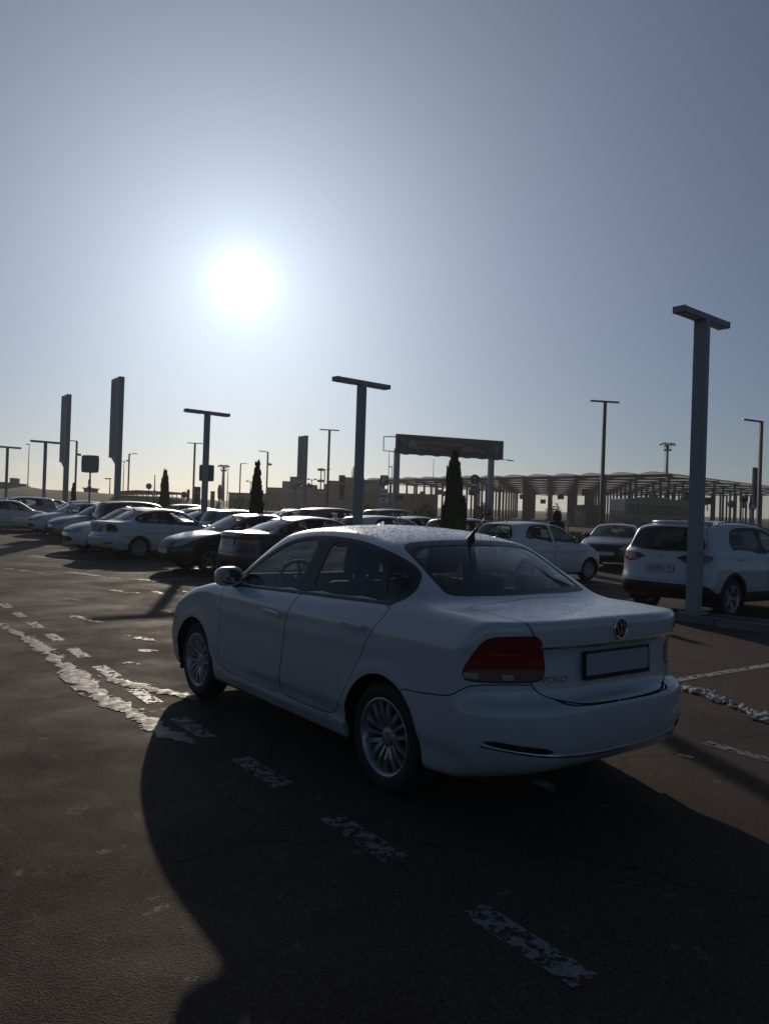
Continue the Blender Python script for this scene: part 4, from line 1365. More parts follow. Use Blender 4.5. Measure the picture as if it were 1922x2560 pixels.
a2 = Vector((AISLE.x, AISLE.y)); b2 = Vector((BAY.x, BAY.y))
S0 = Vector((-0.22, 3.89)); ad = Vector((-0.577, 0.8167))
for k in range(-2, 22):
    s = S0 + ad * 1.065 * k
    strip(s, s - ad * 0.56, 0.13, M['line'] if k > 3 else M['line_worn_shaded'])  # near dashes in the car's shadow get the darkened paint
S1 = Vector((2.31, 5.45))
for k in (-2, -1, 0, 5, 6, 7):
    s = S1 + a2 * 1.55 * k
    strip(s, s - a2 * 0.5, 0.11, M['line_worn_shaded'])
strip((2.7, 7.45), (9.5, 12.3), 0.11, M['line'])
strip((6.6, 4.6), (10.5, 7.4), 0.11, M['line'])
for k in range(-2, 12):
    s = Vector((-3.1, 14.4)) + a2 * (2.6 * k)
    strip(s - b2 * 0.4, s + b2 * 4.9, 0.11, M['line_worn_shaded'])
for k in range(0, 5):
    s = Vector((3.9, 14.6)) + a2 * (2.6 * k)
    strip(s, s + b2 * 4.9, 0.11, M['line_worn_shaded'])

# slush and snow
snow = mat('dirty_snow', (0.46, 0.45, 0.44), 0.85, spec=0.2)
tc = N(snow, 'ShaderNodeTexCoord')
n1 = N(snow, 'ShaderNodeTexNoise', Scale=45.0, Detail=6); LK(snow, tc.outputs['Object'], n1.inputs['Vector'])
bp = N(snow, 'ShaderNodeBump', Strength=0.9, Distance=0.02); LK(snow, n1.outputs['Fac'], bp.inputs['Height']); LK(snow, bp.outputs[0], bsdf(snow).inputs['Normal'])
mxs = N(snow, 'ShaderNodeMix', data_type='RGBA'); mxs.inputs[6].default_value = (0.24, 0.22, 0.20, 1); mxs.inputs[7].default_value = (0.62, 0.62, 0.62, 1)
LK(snow, n1.outputs['Fac'], mxs.inputs[0]); LK(snow, mxs.outputs[2], bsdf(snow).inputs['Base Color'])
M['snow'] = snow
M['slush'] = noise_rough(mat('wet_slush', (0.2, 0.19, 0.18), 0.4, spec=0.5), 14, 0.42, 0.78, bump=0.8, bscale=140, col_lo=(0.06, 0.053, 0.048), col_hi=(0.30, 0.285, 0.27))


from mathutils import noise as mnoise


def snow_band(name, pts, width, thick, m, seed, cell=0.017, hole=0.0):
    "ragged band following pts: cells kept where noise says so, thickness from noise"
    pts = [Vector((p[0], p[1])) for p in pts]
    L = [0]
    for i in range(1, len(pts)):
        L.append(L[-1] + (pts[i] - pts[i - 1]).length)
    nu = int(L[-1] / cell); nv = int(width * 1.9 / cell)
    H = {}
    V, F = [], []
    def pos(u):
        s = u * cell
        for i in range(1, len(L)):
            if s <= L[i] or i == len(L) - 1:
                t = (s - L[i - 1]) / (L[i] - L[i - 1])
                return pts[i - 1].lerp(pts[i], t), (pts[i] - pts[i - 1]).normalized()
    hs = np.zeros((nu + 1, nv + 1)); ps = []
    for u in range(nu + 1):
        c, d = pos(u); n = Vector((-d.y, d.x))
        row = []
        end = min(1, min(u, nu - u) * cell / 0.25)
        for v in range(nv + 1):
            t = (v / nv - 0.5) * 2
            e = c + n * (t * width * 0.95)
            q = Vector((e.x * 3.1, e.y * 3.1, seed))
            w = 0.55 + 0.5 * mnoise.noise(Vector((e.x * 1.3, e.y * 1.3, seed + 5)))
            f = (w * end - abs(t) * 0.9) + 0.5 * mnoise.fractal(q * 1.6, 0.7, 2.1, 5) + 0.42 * mnoise.fractal(q * 7.0, 0.6, 2.1, 3) - hole
            hs[u, v] = f; row.append(e)
        ps.append(row)
    idx = {}
    def vid(u, v):
        if (u, v) not in idx:
            e = ps[u][v]; f = hs[u, v]
            if f <= 0.02 and 0 < u < nu and 0 < v < nv:
                gu = (hs[u + 1, v] - hs[u - 1, v]) / 2; gv = (hs[u, v + 1] - hs[u, v - 1]) / 2
                g2 = gu * gu + gv * gv
                if g2 > 1e-6:
                    k = min(1.3, max(0.0, -f) / math.sqrt(g2)) / math.sqrt(g2)
                    e = e + (ps[u + 1][v] - ps[u - 1][v]) * (0.5 * gu * k) + (ps[u][v + 1] - ps[u][v - 1]) * (0.5 * gv * k)
            f = max(f, 0)
            z = 0.0045 + thick * (1 - math.exp(-f * 3)) * (0.6 + 0.7 * abs(mnoise.fractal(Vector((e.x * 9, e.y * 9, seed)), 0.7, 2, 4)))
            idx[(u, v)] = len(V); V.append((e.x, e.y, gz(e.y) + z))
        return idx[(u, v)]
    for u in range(nu):
        for v in range(nv):
            if (hs[u, v] + hs[u + 1, v] + hs[u, v + 1] + hs[u + 1, v + 1]) > 0.15:
                F.append((vid(u, v), vid(u + 1, v), vid(u + 1, v + 1), vid(u, v + 1)))
    b = MB(); b.add(V, F, m, True)
    return b.build(name, kind='stuff')


snow_band('slush', [(-9.0, 15.3), (-6.6, 12.1), (-4.79, 9.71), (-3.8, 8.5), (-3.07, 7.42), (-2.13, 6.06), (-1.45, 5.28), (-1.1, 4.9)], 0.14, 0.005, M['slush'], 1.0)
snow_band('slush', [gnd(250, 1690), gnd(330, 1712), gnd(440, 1738), gnd(500, 1752)], 0.13, 0.008, M['slush'], 8.0, hole=0.1)
snow_band('slush', [gnd(165, 1535), gnd(215, 1550), gnd(262, 1562)], 0.16, 0.008, M['slush'], 4.0, hole=0.2)
snow_band('slush', [gnd(310, 1590), gnd(360, 1598), gnd(420, 1612)], 0.13, 0.008, M['slush'], 6.0, hole=0.2)
for k, (px, py, l) in enumerate([(370, 1628, 90), (300, 1612, 80), (180, 1500, 60), (330, 1660, 120), (300, 1480, 140), (240, 1442, 160), (420, 1530, 110), (440, 1478, 90), (120, 1400, 120), (150, 1590, 60), (60, 1430, 120), (380, 1455, 120)]):
    snow_band('ice_patch', [gnd(px - l / 2, py - l * .06), gnd(px, py), gnd(px + l / 2, py + l * .06)], 0.22, 0.004, M['slush'], 20.0 + k, cell=0.035, hole=0.28)
snow_band('snow_heap', [(2.86, 7.3), (3.0, 6.75), (3.12, 6.1), (3.32, 5.4), (3.45, 4.9)], 0.19, 0.05, M['snow'], 3.0, cell=0.014, hole=0.05)
snow_band('snow_crumbs', [gnd(1660, 1885), gnd(1700, 1892), gnd(1745, 1900)], 0.10, 0.012, M['snow'], 13.0, cell=0.014, hole=0.35)
snow_band('snow_crumbs', [gnd(1810, 1640), gnd(1850, 1645), gnd(1910, 1655)], 0.12, 0.012, M['snow'], 15.0, cell=0.016, hole=0.42)

# kerbed island on the right
M['concrete'] = noise_rough(mat('kerb_concrete', (0.2, 0.19, 0.18), 0.8), 6, 0.7, 0.95, bump=0.5, bscale=40, col_lo=(0.12, 0.115, 0.11), col_hi=(0.26, 0.25, 0.24))
M['soil'] = noise_rough(mat('frozen_soil', (0.07, 0.06, 0.05), 0.9), 9, 0.8, 1.0, bump=1.0, bscale=30, col_lo=(0.04, 0.034, 0.028), col_hi=(0.13, 0.115, 0.10))
isl0 = Vector((4.47, 12.72, 0))
il = thing('traffic_island', 'narrow kerbed island carrying the nearest lamp post', 'kerb', isl0, math.atan2(-AISLE.y, -AISLE.x))
ib = MB(); ib.box((3.5, .33, .05), (7.0, .42, .10), M['soil']); ib.build('soil_bed', il)
kme = MB(); kme.box((0.47, 0, .065), (.93, .12, .135), M['concrete'], None, .012)
kme = kme.mesh('kerb_stone')
for i in range(7):
    for y in (0.06, 0.60):
        o = link('kerb_stone', kme, il); o.location = (i * 0.95 + 0.12, y, 0)
for y in (0.33,):
    o = link('kerb_stone', kme, il); o.location = (0.06, 0.05, 0); o.rotation_euler = (0, 0, R(90)); o.scale = (.6, 1, 1)


# ------------------------------------------------------------------ the other cars
def place(o, p, yaw):
    o.location = (p[0], p[1], gz(p[1]))
    o.rotation_euler = (0, 0, yaw)


def kids(o):
    return [k for k in bpy.data.objects if k.parent == o]


def tree_copy(src, label, p, yaw, colour=None, group=None):
    base = src['_paint']
    swap = {}
    if colour:
        swap[M[base]] = M[colour]
    c = copy_tree(src, None, swap)
    for k in list(c.keys()):
        if k in ('_paint',):
            del c[k]
    c['label'] = label
    if group:
        c['group'] = group
    elif 'group' in c:
        del c['group']
    place(c, p, yaw)
    return c


def emblem_oval(lid, body, x, z, s):
    mb = MB()
    ring = [(0.055 * math.cos(a), 0.030 * math.sin(a), 0.003) for a in np.linspace(0, 2 * math.pi, 25)]
    mb.tube(ring, 0.0045, M['chrome'], 6, cap=False)
    mb.tube([(-.026, -.024, .003), (-.014, .024, .003)], .0045, M['chrome'], 6)
    mb.tube([(.014, -.024, .003), (.026, .024, .003)], .0045, M['chrome'], 6)
    mb.tube([(-.02, -.002, .003), (0, .003, .003), (.02, .002, .003)], .0045, M['chrome'], 6)
    p = body.march([(-3 if s < 0 else 3, 0, z)], (1 if s < 0 else -1, 0, 0))[0]
    n = body.normal(p[None])[0]
    return put(mb.mesh('badge'), 'badge', lid, p + n * .002, (0, s, 0), (0, 0, 1))


def plate(parent, body, z, s, txt=None, region=None, w=.52):
    p = body.march([(3 * s, 0, z)], (-s, 0, 0))[0]
    mb = MB(); mb.box((s * .006, 0, 0), (.014, w + .015, .127), M['trim'], None, .004); fr = mb.build('plate_frame', parent); fr.location = (p[0] + s * .004, 0, z)
    pb = MB(); pb.box((s * .014, 0, 0), (.006, w, .112), M['plate'], None, .003); po = pb.build('number_plate', fr)
    if txt:
        x0 = s * .0185
        t = text_mesh(txt, .098, .0006, M['ink'], .001)
        put(t, 'plate_text', fr, (x0, s * -.055, -.002), (0, s, 0), (0, 0, 1))
        t = text_mesh(region, .066, .0006, M['ink'], .0008)
        put(t, 'plate_text', fr, (x0, s * .205, .018), (0, s, 0), (0, 0, 1))
        d = MB(); d.box((x0, s * .145, 0), (.002, .004, .105), M['ink']); d.box((x0, s * .205, -.033), (.002, .06, .014), M['ink']); d.build('plate_line', fr)
    return fr


suv, sbody, sshell, slid = make_car(SUV, 'suv_car', 'white SUV with dark lower cladding parked behind the nearest lamp post', 'car')
plate(slid, sbody, .80, -1, 'В720ЕО', '82')
emblem_oval(slid, sbody, 0, 1.0, -1)
mb = MB()
a = sbody.march([(-1.5, 0, 2.2)], (0, 0, -1))[0]
mb.prism(chaikin([(-.16, -.01), (-.13, .055), (-.08, .06), (.06, .0), (.06, -.01)], 2), -.02, .02, M['trim'], 'XZ'); o = mb.build('aerial', suv); o.location = a
for s_ in (1, -1):
    P = sbody.march([(x, s_ * .60, 2.2) for x in np.linspace(-1.4, .2, 24)], (0, 0, -1))
    mb = MB(); mb.tube([p + np.array([0, 0, .035 if 0 < i < 23 else 0]) for i, p in enumerate(P)], .013, M['alloy'], 6); mb.build('roof_rail', suv)
# tailgate spoiler, wiper, dark link between the lamps, reflectors
P = sbody.march([(-3, y, 1.555) for y in np.linspace(-.55, .55, 20)], (1, 0, 0))
link('spoiler', ribbon(sbody, P, .06, .05, M['white'], 'spoiler'), suv)
P = sbody.march([(-3, y, 1.14 + .02 * abs(y)) for y in np.linspace(-.05, .38, 12)], (1, 0, 0))
link('wiper', ribbon(sbody, P, .016, .018, M['trim'], 'wiper'), slid)
for s_ in (1, -1):
    P = sbody.march([(-3, s_ * y, .985) for y in np.linspace(.30, .50, 10)], (1, 0, 0))
    link('lamp_link', ribbon(sbody, P, lambda t: .02 + .075 * t, .0015, M['trim'], 'lamp_link'), slid)
place(suv, (6.33, 14.29), R(37.4))
suv['_paint'] = 'white'

hatch, hbody, hshell, hlid = make_car(HATCH, 'hatchback_car', 'small white hatchback seen over the boot of the nearest car', 'car')
a = hbody.march([(-1.1, 0, 2.2)], (0, 0, -1))[0]
mb = MB(); mb.tube([(0, 0, 0), (-.10, 0, .13)], .006, M['trim'], 6); mb.lathe([(.03, 0), (.02, .02), (0, .03)], M['trim'], 'Z', 10); o = mb.build('aerial', hatch); o.location = a
plate(hlid, hbody, .72, -1)
hw = gndz(1467, 1452)
place(hatch, (hw.x - .43 - .95, hw.y + .58 - .71), R(36.8))
hatch['_paint'] = 'white_frost'

dark, dbody, dshell, dlid = make_car(SALOON, 'dark_saloon_car', 'dark frosted car with its tail to the aisle beside the bonnet of the white sedan', 'car')
plate(dlid, dbody, .85, -1)
plate(dark, dbody, .50, 1)
emblem_oval(dark, dbody, 0, .80, 1)
a = dbody.march([(-.95, 0, 2.2)], (0, 0, -1))[0]
mb = MB(); mb.lathe([(.035, -.01), (.03, .01), (.012, .03), (.004, .035)], M['trim'], 'Z', 10); mb.tube([(0, 0, .02), (-.03, 0, .10)], .012, M['trim'], 8, r2=.02); o = mb.build('aerial', dark); o.location = a
P = dbody.march([(3, y, .80) for y in np.linspace(-.5, .5, 20)], (-1, 0, 0))
link('grille_bar', ribbon(dbody, P, .02, .008, M['chrome'], 'grille_bar'), dark)
dark['_paint'] = 'dark'
place(dark, (-1.55, 17.9), R(36.8))

fam, fbody, fshell, flid = make_car(FAMILY, 'family_car', 'grey off-roader whose roof shows over the nearest sedan near the middle lamp post', 'car')
plate(flid, fbody, .82, -1)
fam['_paint'] = 'grey'
place(fam, (-1.75, 32.0), R(36.8))

car['_paint'] = 'white'
YB, YF = R(36.8), R(216.8)
n2 = Vector((-.6, .8))


def nose_at(px, py, half=.8, length=2.15):
    "centre of a car whose near front corner touches the ground at the pixel, facing the aisle"
    p = gndz(px, py)
    return (p.x + n2.x * half + b2.x * length, p.y + n2.y * half + b2.y * length)


def notail(o):
    for k in list(kids(o)):
        if k.name.split('.')[0] in ('dew_drops',):
            bpy.data.objects.remove(k)


w = gndz(346, 1397)
yA = R(44)
pA = (w.x + 1.276 * math.cos(yA) - .78 * math.sin(yA), w.y + 1.276 * math.sin(yA) + .78 * math.cos(yA))
A = tree_copy(car, 'white sedan with its tail and red lamp to the aisle, left of two dark saloons', pA, yA, 'white_frost'); notail(A)
B = tree_copy(dark, 'black saloon with a sunlit frosty bonnet, parked nose to the aisle', (-3.55, 19.75), YF, 'black')
D = tree_copy(car, 'white saloon parked nose out, touching the tail of the white sedan in view', nose_at(173, 1383), YF, 'white_frost'); notail(D)
E_ = tree_copy(car, 'silver saloon parked nose out between two white cars', nose_at(130, 1352), YF, 'silver'); notail(E_)
F_ = tree_copy(car, 'white saloon at the far left end of the row of noses', nose_at(80, 1338), YF, 'white_frost'); notail(F_)
G_ = tree_copy(car, 'white sedan cut by the left edge of the photo', (-18.0, 37.2), YB, 'white'); notail(G_)
tree_copy(dark, 'small bronze saloon facing us to the left of the white SUV', (lambda p: (p.x + .42 * 2.1, p.y + .907 * 2.1))(on(1516, 24.0)), R(245), 'bronze')
bronze = None
tree_copy(fam, 'silver estate car with roof rails behind the white sedan at the left edge', (-20.5, 43.0), YF, 'silver')
tree_copy(fam, 'dark off-roader behind the white sedan that shows its tail', (-9.7, 31.5), YB, 'dark')
CARS = [
    (dark, 15, 53, YB, 'grey', 'grey saloon furthest left in the back row'),
    (dark, 140, 50, YB, 'silver', 'silver saloon in front of the grass bank'),
    (hatch, 188, 46, YF, 'white_frost', 'white hatchback right of the first tall advertising pylon'),
    (dark, 232, 41, YF, 'grey', 'grey saloon under the square sign'),
    (dark, 560, 28.5, YB, 'black', 'black saloon roof just behind the lamp post that carries a sign'),
    (hatch, 622, 27, YB, 'silver', 'silver hatchback beside the slim conifer left of centre'),
    (dark, 520, 33, YB, 'white_frost', 'frosted white saloon roof left of the lamp post with a sign'),
    (dark, 752, 40, YB, 'white', 'low white car left of the grey off-roader'),
    (hatch, 978, 23.5, YB, 'white_frost', 'frosted white hatchback roof right of the middle lamp post'),
    (dark, 1052, 28, YB, 'white_frost', 'white saloon roof left of the large conifer'),
    (hatch, 1185, 24.5, YB, 'white_frost', 'white hatchback behind the large conifer'),
    (fam, 1000, 38, YB, 'dark', 'dark off-roader in front of the parking sign'),
    (dark, 1793, 56, YB, 'black', 'black saloon by the round sign on the right'),
    (dark, 330, 52, YF, 'blue', 'blue saloon beyond the second tall pylon'),
    (hatch, 440, 44, YF, 'grey', 'grey hatchback beside the warning sign'),
]
for src, px, Y, yw, c, lab in CARS:
    p = on(px, Y)
    tree_copy(src, lab, (p.x, p.y), yw, c, 'cars in the rows behind')

# ------------------------------------------------------------------ lamps, masts, pylons, signs
M['post'] = noise_rough(mat('grey_powder_coat', (0.3, 0.31, 0.33), 0.5, 0.1), 5, 0.42, 0.6, bump=0.1, bscale=60, col_lo=(0.27, 0.28, 0.30), col_hi=(0.36, 0.37, 0.39))
M['post_dark'] = noise_rough(mat('dark_galvanised', (0.10, 0.10, 0.105), 0.55, 0.4), 6, 0.45, 0.65)
M['lens'] = mat('lamp_diffuser', (0.5, 0.5, 0.48), 0.35)
M['sign_back'] = noise_rough(mat('sign_back_grey', (0.25, 0.26, 0.27), 0.55, 0.3), 7, 0.45, 0.65)
M['sign_blue'] = mat('sign_blue', (0.01, 0.045, 0.2), 0.4)
M['sign_white'] = mat('sign_white', (0.7, 0.7, 0.7), 0.45)
M['sign_red'] = mat('sign_red', (0.35, 0.02, 0.02), 0.45)
M['sign_yellow'] = mat('sign_yellow', (0.5, 0.4, 0.05), 0.45)
M['banner'] = noise_rough(mat('dark_banner', (0.03, 0.037, 0.052), 0.6), 3, 0.5, 0.7)
M['letters'] = mat('banner_lettering', (0.26, 0.27, 0.28), 0.55)
M['led'] = mat('led_black', (0.01, 0.01, 0.01), 0.4)


def tee_lamp(pt, base, w, arm, label, group, yaw=R(40)):
    h = pt.z - base.z
    t = thing('lamp_post', label, 'lamp post', base, yaw, group)
    mb = MB(); mb.box((0, 0, h / 2), (w * .62, w, h), M['post'], None, .008); mb.box((0, 0, .04), (w * 1.5, w * 1.6, .03), M['post'], None, .006)
    for sx in (1, -1):
        for sy in (1, -1):
            mb.lathe([(.014, 0), (.014, .03), (0, .03)], M['post_dark'], 'Z', 6, (sx * w * .6, sy * w * .65, .05))
    mb.build('pole', t)
    db = MB(); db.box((0, -w * .5, .75), (w * .40, .006, .36), M['post'], None, .002); db.box((w * .12, -w * .5 - .003, .75), (.012, .01, .03), M['post_dark']); db.build('access_door', t)
    sb = MB(); sb.box((0, 0, h * .62), (w * .64, w * 1.02, .006), M['post_dark']); sb.build('pole_joint', t)
    hb = MB(); hb.box((0, 0, h), (arm, w * .95, w * .48), M['post'], None, .012)
    for s in (1, -1):
        hb.box((s * arm * .47, 0, h), (.006, w * .97, w * .54), M['post_dark'])
    ho = hb.build('lamp_head', t)
    for s in (1, -1):
        lb = MB(); lb.box((s * arm * .3, 0, h - w * .27), (arm * .3, w * .6, .012), M['lens']); lb.build('diffuser', ho)
    return t


basen = gnd(1732, 1537, .10)
topn = at(1757, 795, basen.y)
HL = topn.z
lampn = tee_lamp(topn, Vector((basen.x, basen.y, .10)), .215, 1.5, 'nearest grey lamp post with a T head, standing on the kerbed island', 'short T-headed lamp posts')
lab = ['middle T-headed lamp post rising behind the roof of the nearest sedan', 'T-headed lamp post carrying a square sign halfway up', 'T-headed lamp post between the grass bank and the first pylon', 'T-headed lamp post at the left edge of the photo']
TL = []
for (px, py, Y), l in zip([(905, 958, 19.7), (519, 1032, 27.9), (115, 1105, 47), (20, 1118, 54)], lab):
    top = at(px, py, Y)
    TL.append(tee_lamp(top, Vector((top.x, Y, gz(Y))), .235, 1.75, l, 'short T-headed lamp posts'))
# bay number stencilled on the nearest post
t = text_mesh('5 4', .085, .0008, M['ink'])
zz = at(1722, 1382, basen.y - .08).z - .10
put(t, 'stencil', lampn, (-.03, -.111, zz), (1, 0, 0), (0, 0, 1))


def street_lamp(px, py, Y, kind, label, side=-1, camera=False):
    top = at(px, py, Y); z0 = gz(Y)
    h = top.z - z0
    t = thing('street_lamp', label, 'street lamp', (top.x, Y, z0), 0, 'tall street lamps')
    mb = MB(); mb.box((0, 0, h / 2), (.21, .21, h), M['post_dark']); mb.build('pole', t)
    hb = MB()
    if kind == 'T':
        hb.box((0, 0, h), (1.9, .16, .10), M['post_dark'], Matrix.Rotation(R(10), 3, 'Z'))
    else:
        hb.box((side * .62, 0, h + .05), (1.4, .2, .11), M['post_dark'], Matrix.Rotation(R(-6 * side), 3, 'Y'))
    hb.build('lamp_head', t)
    if camera:
        cb = MB(); cb.box((.35, 0, h * .80), (.5, .22, .3), M['post_dark'], Matrix.Rotation(R(12), 3, 'Y')); cb.build('camera', t)
    return t


street_lamp(1511, 1004, 49, 'T', 'tall street lamp with a T head standing on the grass verge')
street_lamp(824, 1075, 74.5, 'T', 'tall T-headed street lamp just left of the middle lamp post')
street_lamp(488, 1108, 99, 'T', 'tall T-headed street lamp left of the lamp post with a sign')
street_lamp(1902, 1054, 56, 'L', 'tall street lamp with one arm at the right edge of the photo')
street_lamp(670, 1130, 111, 'L', 'street lamp with one arm and a camera by the long low building', camera=True)
street_lamp(602, 1159, 150, 'L', 'far street lamp whose single arm points right, above the low building', 1)
street_lamp(193, 1103, 103, 'L', 'street lamp with one arm and a camera left of the square sign', camera=True)
street_lamp(324, 1135, 129, 'L', 'street lamp whose single arm points right beside the second pylon', 1)
street_lamp(812, 1174, 163, 'L', 'far street lamp with a short arm behind the tall T-headed one', 1)


def mast(px, py, Y, r, label, head=None):
    top = at(px, py, Y); z0 = gz(Y); h = top.z - z0
    t = thing('light_mast', label, 'mast', (top.x, Y, z0), 0, 'distant masts')
    mb = MB(); mb.tube([(0, 0, 0), (0, 0, h)], r, M['post_dark'], 8, r2=r * .5); mb.build('pole', t)
    if head == 'flood':
        hb = MB(); hb.lathe([(.5, h - 1.5), (.75, h - 1.5), (.75, h - 1.2), (.5, h - 1.2), (.5, h - 1.5)], M['post_dark'], 'Z', 12)
        for k in range(8):
            a = k * math.pi / 4
            hb.tube([(.7 * math.cos(a), .7 * math.sin(a), h - 1.5), (.7 * math.cos(a), .7 * math.sin(a), h - .4)], .04, M['post_dark'], 5)
            hb.box((1.15 * math.cos(a), 1.15 * math.sin(a), h - .3 + .2 * (k % 2)), (.8, .45, .16), M['post_dark'], Matrix.Rotation(a, 3, 'Z') @ Matrix.Rotation(R(20), 3, 'Y'))
        hb.build('floodlight_ring', t)
        lb = MB()
        lb.tube([(-.45, 0, h * .1), (-.45, 0, h - 1.4)], .03, M['post_dark'], 5); lb.tube([(-.2, 0, h * .1), (-.2, 0, h - 1.4)], .03, M['post_dark'], 5)
        z = h * .1
        while z < h - 1.5:
            lb.tube([(-.45, 0, z), (-.2, 0, z)], .025, M['post_dark'], 4); z += 1.1
        lb.build('ladder', t)
    elif head == 'two':
        hb = MB()
        for s in (1, -1):
            hb.tube([(0, 0, h - .6), (s * .9, 0, h - .1)], .07, M['post_dark'], 5); hb.lathe([(0, h - .35), (.4, h - .3), (.45, h), (0, h + .1)], M['post_dark'], 'Z', 10, (s * .95, 0, 0))
        hb.build('floodlights', t)
    elif head == 'tiers':
        for z in (h, h * .72):
            hb = MB(); hb.lathe([(0, z - .5), (.9, z - .4), (1.0, z + .1), (0, z + .3)], M['post_dark'], 'Z', 12); hb.build('floodlights', t)
    elif head == 'lattice':
        hb = MB()
        for k in range(9):
            z = h * (.35 + .07 * k); hb.box((0, 0, z), (.9, .9, .1), M['post_dark'], Matrix.Rotation(k, 3, 'Z'))
        for s in ((.4, .4), (-.4, .4), (.4, -.4), (-.4, -.4)):
            hb.tube([(s[0] * 1.4, s[1] * 1.4, 0), (s[0], s[1], h * .93)], .08, M['post_dark'], 4)
        hb.build('lattice', t)
    elif head == 'small':
        hb = MB(); hb.box((-.35, 0, h), (1.0, .35, .2), M['post_dark']); hb.build('lamp_head', t)
    return t


mast(74, 1111, 200, .17, 'thin mast with a small lamp on the grass bank', 'small')
mast(311, 1150, 190, .14, 'thin mast right of the second tall pylon', 'two')
mast(276, 1197, 130, .14, 'short thin mast between the square sign and the second pylon', 'small')
mast(388, 1187, 140, .16, 'bare thin post left of the far slim conifer')
mast(560, 1163, 190, .50, 'thick floodlight mast with a platform right of the lamp post with a sign', 'flood')
mast(571, 1167, 200, .16, 'thin mast beside the thick floodlight mast', 'small')
mast(627, 1202, 230, .16, 'thin mast just left of the slim conifer', 'two')
mast(803, 1173, 200, .25, 'mast with two tiers of floodlights above the terminal roof', 'tiers')
mast(780, 1197, 220, .2, 'mast with a pair of round lamps right of the third pylon', 'two')
mast(884, 1166, 240, .3, 'lattice aerial tower left of the middle lamp post', 'lattice')
mast(980, 1167, 180, .14, 'thin lamp mast under the left end of the overhead sign', 'small')
mast(973, 1127, 150, .10, 'bare thin pole left of the overhead sign post')
mast(1084, 1148, 160, .10, 'bare thin pole under the middle of the overhead sign')
mast(1668, 1108, 150, .42, 'floodlight mast with a ladder above the canopy roof', 'flood')


def pylon(px, py, Y, label, cams=False):
    top = at(px, py, Y); z0 = gz(Y); h = top.z - z0
    a = math.atan2(.8, -.6)
    t = thing('advertising_pylon', label, 'pylon', (top.x, Y, z0), a, 'tall blade-shaped pylons')
    mb = MB(); mb.box((0, 0, h / 2), (.30, .30, h), M['post'], None, .01); mb.build('post', t)
    pb = MB()
    lo = h * .47
    pb.prism([(.16, h), (1.45, h), (1.45, lo), (1.0, lo), (.16, lo - .5)], -.11, .11, M['post'], 'XZ')
    po = pb.build('panel', t)
    fb = MB(); fb.prism([(.26, h - .1), (1.36, h - .1), (1.36, lo + .1), (.26, lo + .1)], -.118, .118, M['sign_back'], 'XZ'); fb.build('panel_face', po)
    if cams:
        for s in (1, -1):
            cb = MB(); cb.tube([(0, 0, h * .40), (0, s * .45, h * .42)], .05, M['post_dark'], 6); cb.tube([(0, s * .4, h * .43), (0, s * .85, h * .40)], .14, M['post_dark'], 8); cb.build('camera', t)
    return t


pylon(304, 942, 44, 'tallest blade-shaped pylon, second from the left')
pylon(173, 986, 52, 'blade-shaped pylon left of the square sign')
pylon(766, 1089, 79, 'blade-shaped pylon with two cameras near the terminal', True)


def sign(px, py0, py1, Y, shape, label, face=None, wpx=None, back=True, extra=(), group=None):
    "road sign on its own post; py0..py1 is the plate in the photo"
    a, b = at(px, py0, Y), at(px, py1, Y)
    hgt = a.z - b.z; wid = hgt if wpx is None else wpx * Y / CAM_F
    c = (a.z + b.z) / 2 - gz(Y)
    t = thing('road_sign', label, 'sign', (a.x, Y, gz(Y)), 0, group)
    mb = MB(); mb.tube([(0, .05, 0), (0, .05, c + hgt * .45)], .045, M['post_dark'], 8); mb.build('post', t)
    def plate_(shape, c, w, h, name='sign_plate', m=None):
        pb = MB()
        mm = m or (M['sign_back'] if back else face)
        if shape == 'round':
            pb.lathe([(0, -.015), (h / 2, -.015), (h / 2, .015), (0, .015)], mm, 'Y', 28, (0, 0, c))
        elif shape == 'tri':
            pb.prism([(-w / 2, c - h / 2), (w / 2, c - h / 2), (0, c + h / 2)], -.015, .015, mm, 'XZ')
        else:
            r = min(w, h) * .08
            pb.prism(chaikin([(-w / 2, c - h / 2 + r), (-w / 2 + r, c - h / 2), (w / 2 - r, c - h / 2), (w / 2, c - h / 2 + r), (w / 2, c + h / 2 - r), (w / 2 - r, c + h / 2), (-w / 2 + r, c + h / 2), (-w / 2, c + h / 2 - r)], 1), -.015, .015, mm, 'XZ')
        return pb.build(name, t)
    p = plate_(shape, c, wid, hgt)
    for (sh, dz, w, h, m) in extra:
        plate_(sh, c + dz, w, h, 'sub_plate', m)
    return t, p, c, hgt


# square sign back with small signs lower on its post
sign(227, 1138, 1182, 40, 'square', 'large square road sign seen from behind between the two left pylons', extra=[('round', -1.22, .2, .22, M['sign_back']), ('square', -.95, .14, .28, M['sign_back'])])
# sign carried by a lamp post
L = TL[1]
pz = at(516, 1182, 27.9)
ls = thing('hanging_sign', 'square sign fixed to a T-headed lamp post left of centre', 'sign', (L.location.x, 27.9 + .2, pz.z), 0)
lb = MB(); lb.prism(chaikin([(-.27, -.25), (-.25, -.30), (.25, -.30), (.27, -.28), (.27, .28), (.25, .30), (-.25, .30), (-.27, .28)], 1), -.012, .012, M['sign_back'], 'XZ'); lb.build('sign_plate', ls)
lb = MB(); lb.box((0, -.07, .15), (.3, .10, .03), M['post_dark']); lb.box((0, -.07, -.15), (.3, .10, .03), M['post_dark']); lb.build('bracket', ls)
sign(373, 1208, 1223, 85, 'round', 'round road sign above the shelter roof')
sign(387, 1221, 1238, 70, 'tri', 'triangular warning sign in front of the shelter', face=M['sign_white'], back=False)
sign(461, 1229, 1245, 80, 'round', 'round sign over chevron boards left of the lamp post with a sign', extra=[('square', -.95, .6, .3, M['sign_yellow']), ('square', -1.3, .6, .3, M['trim'])])
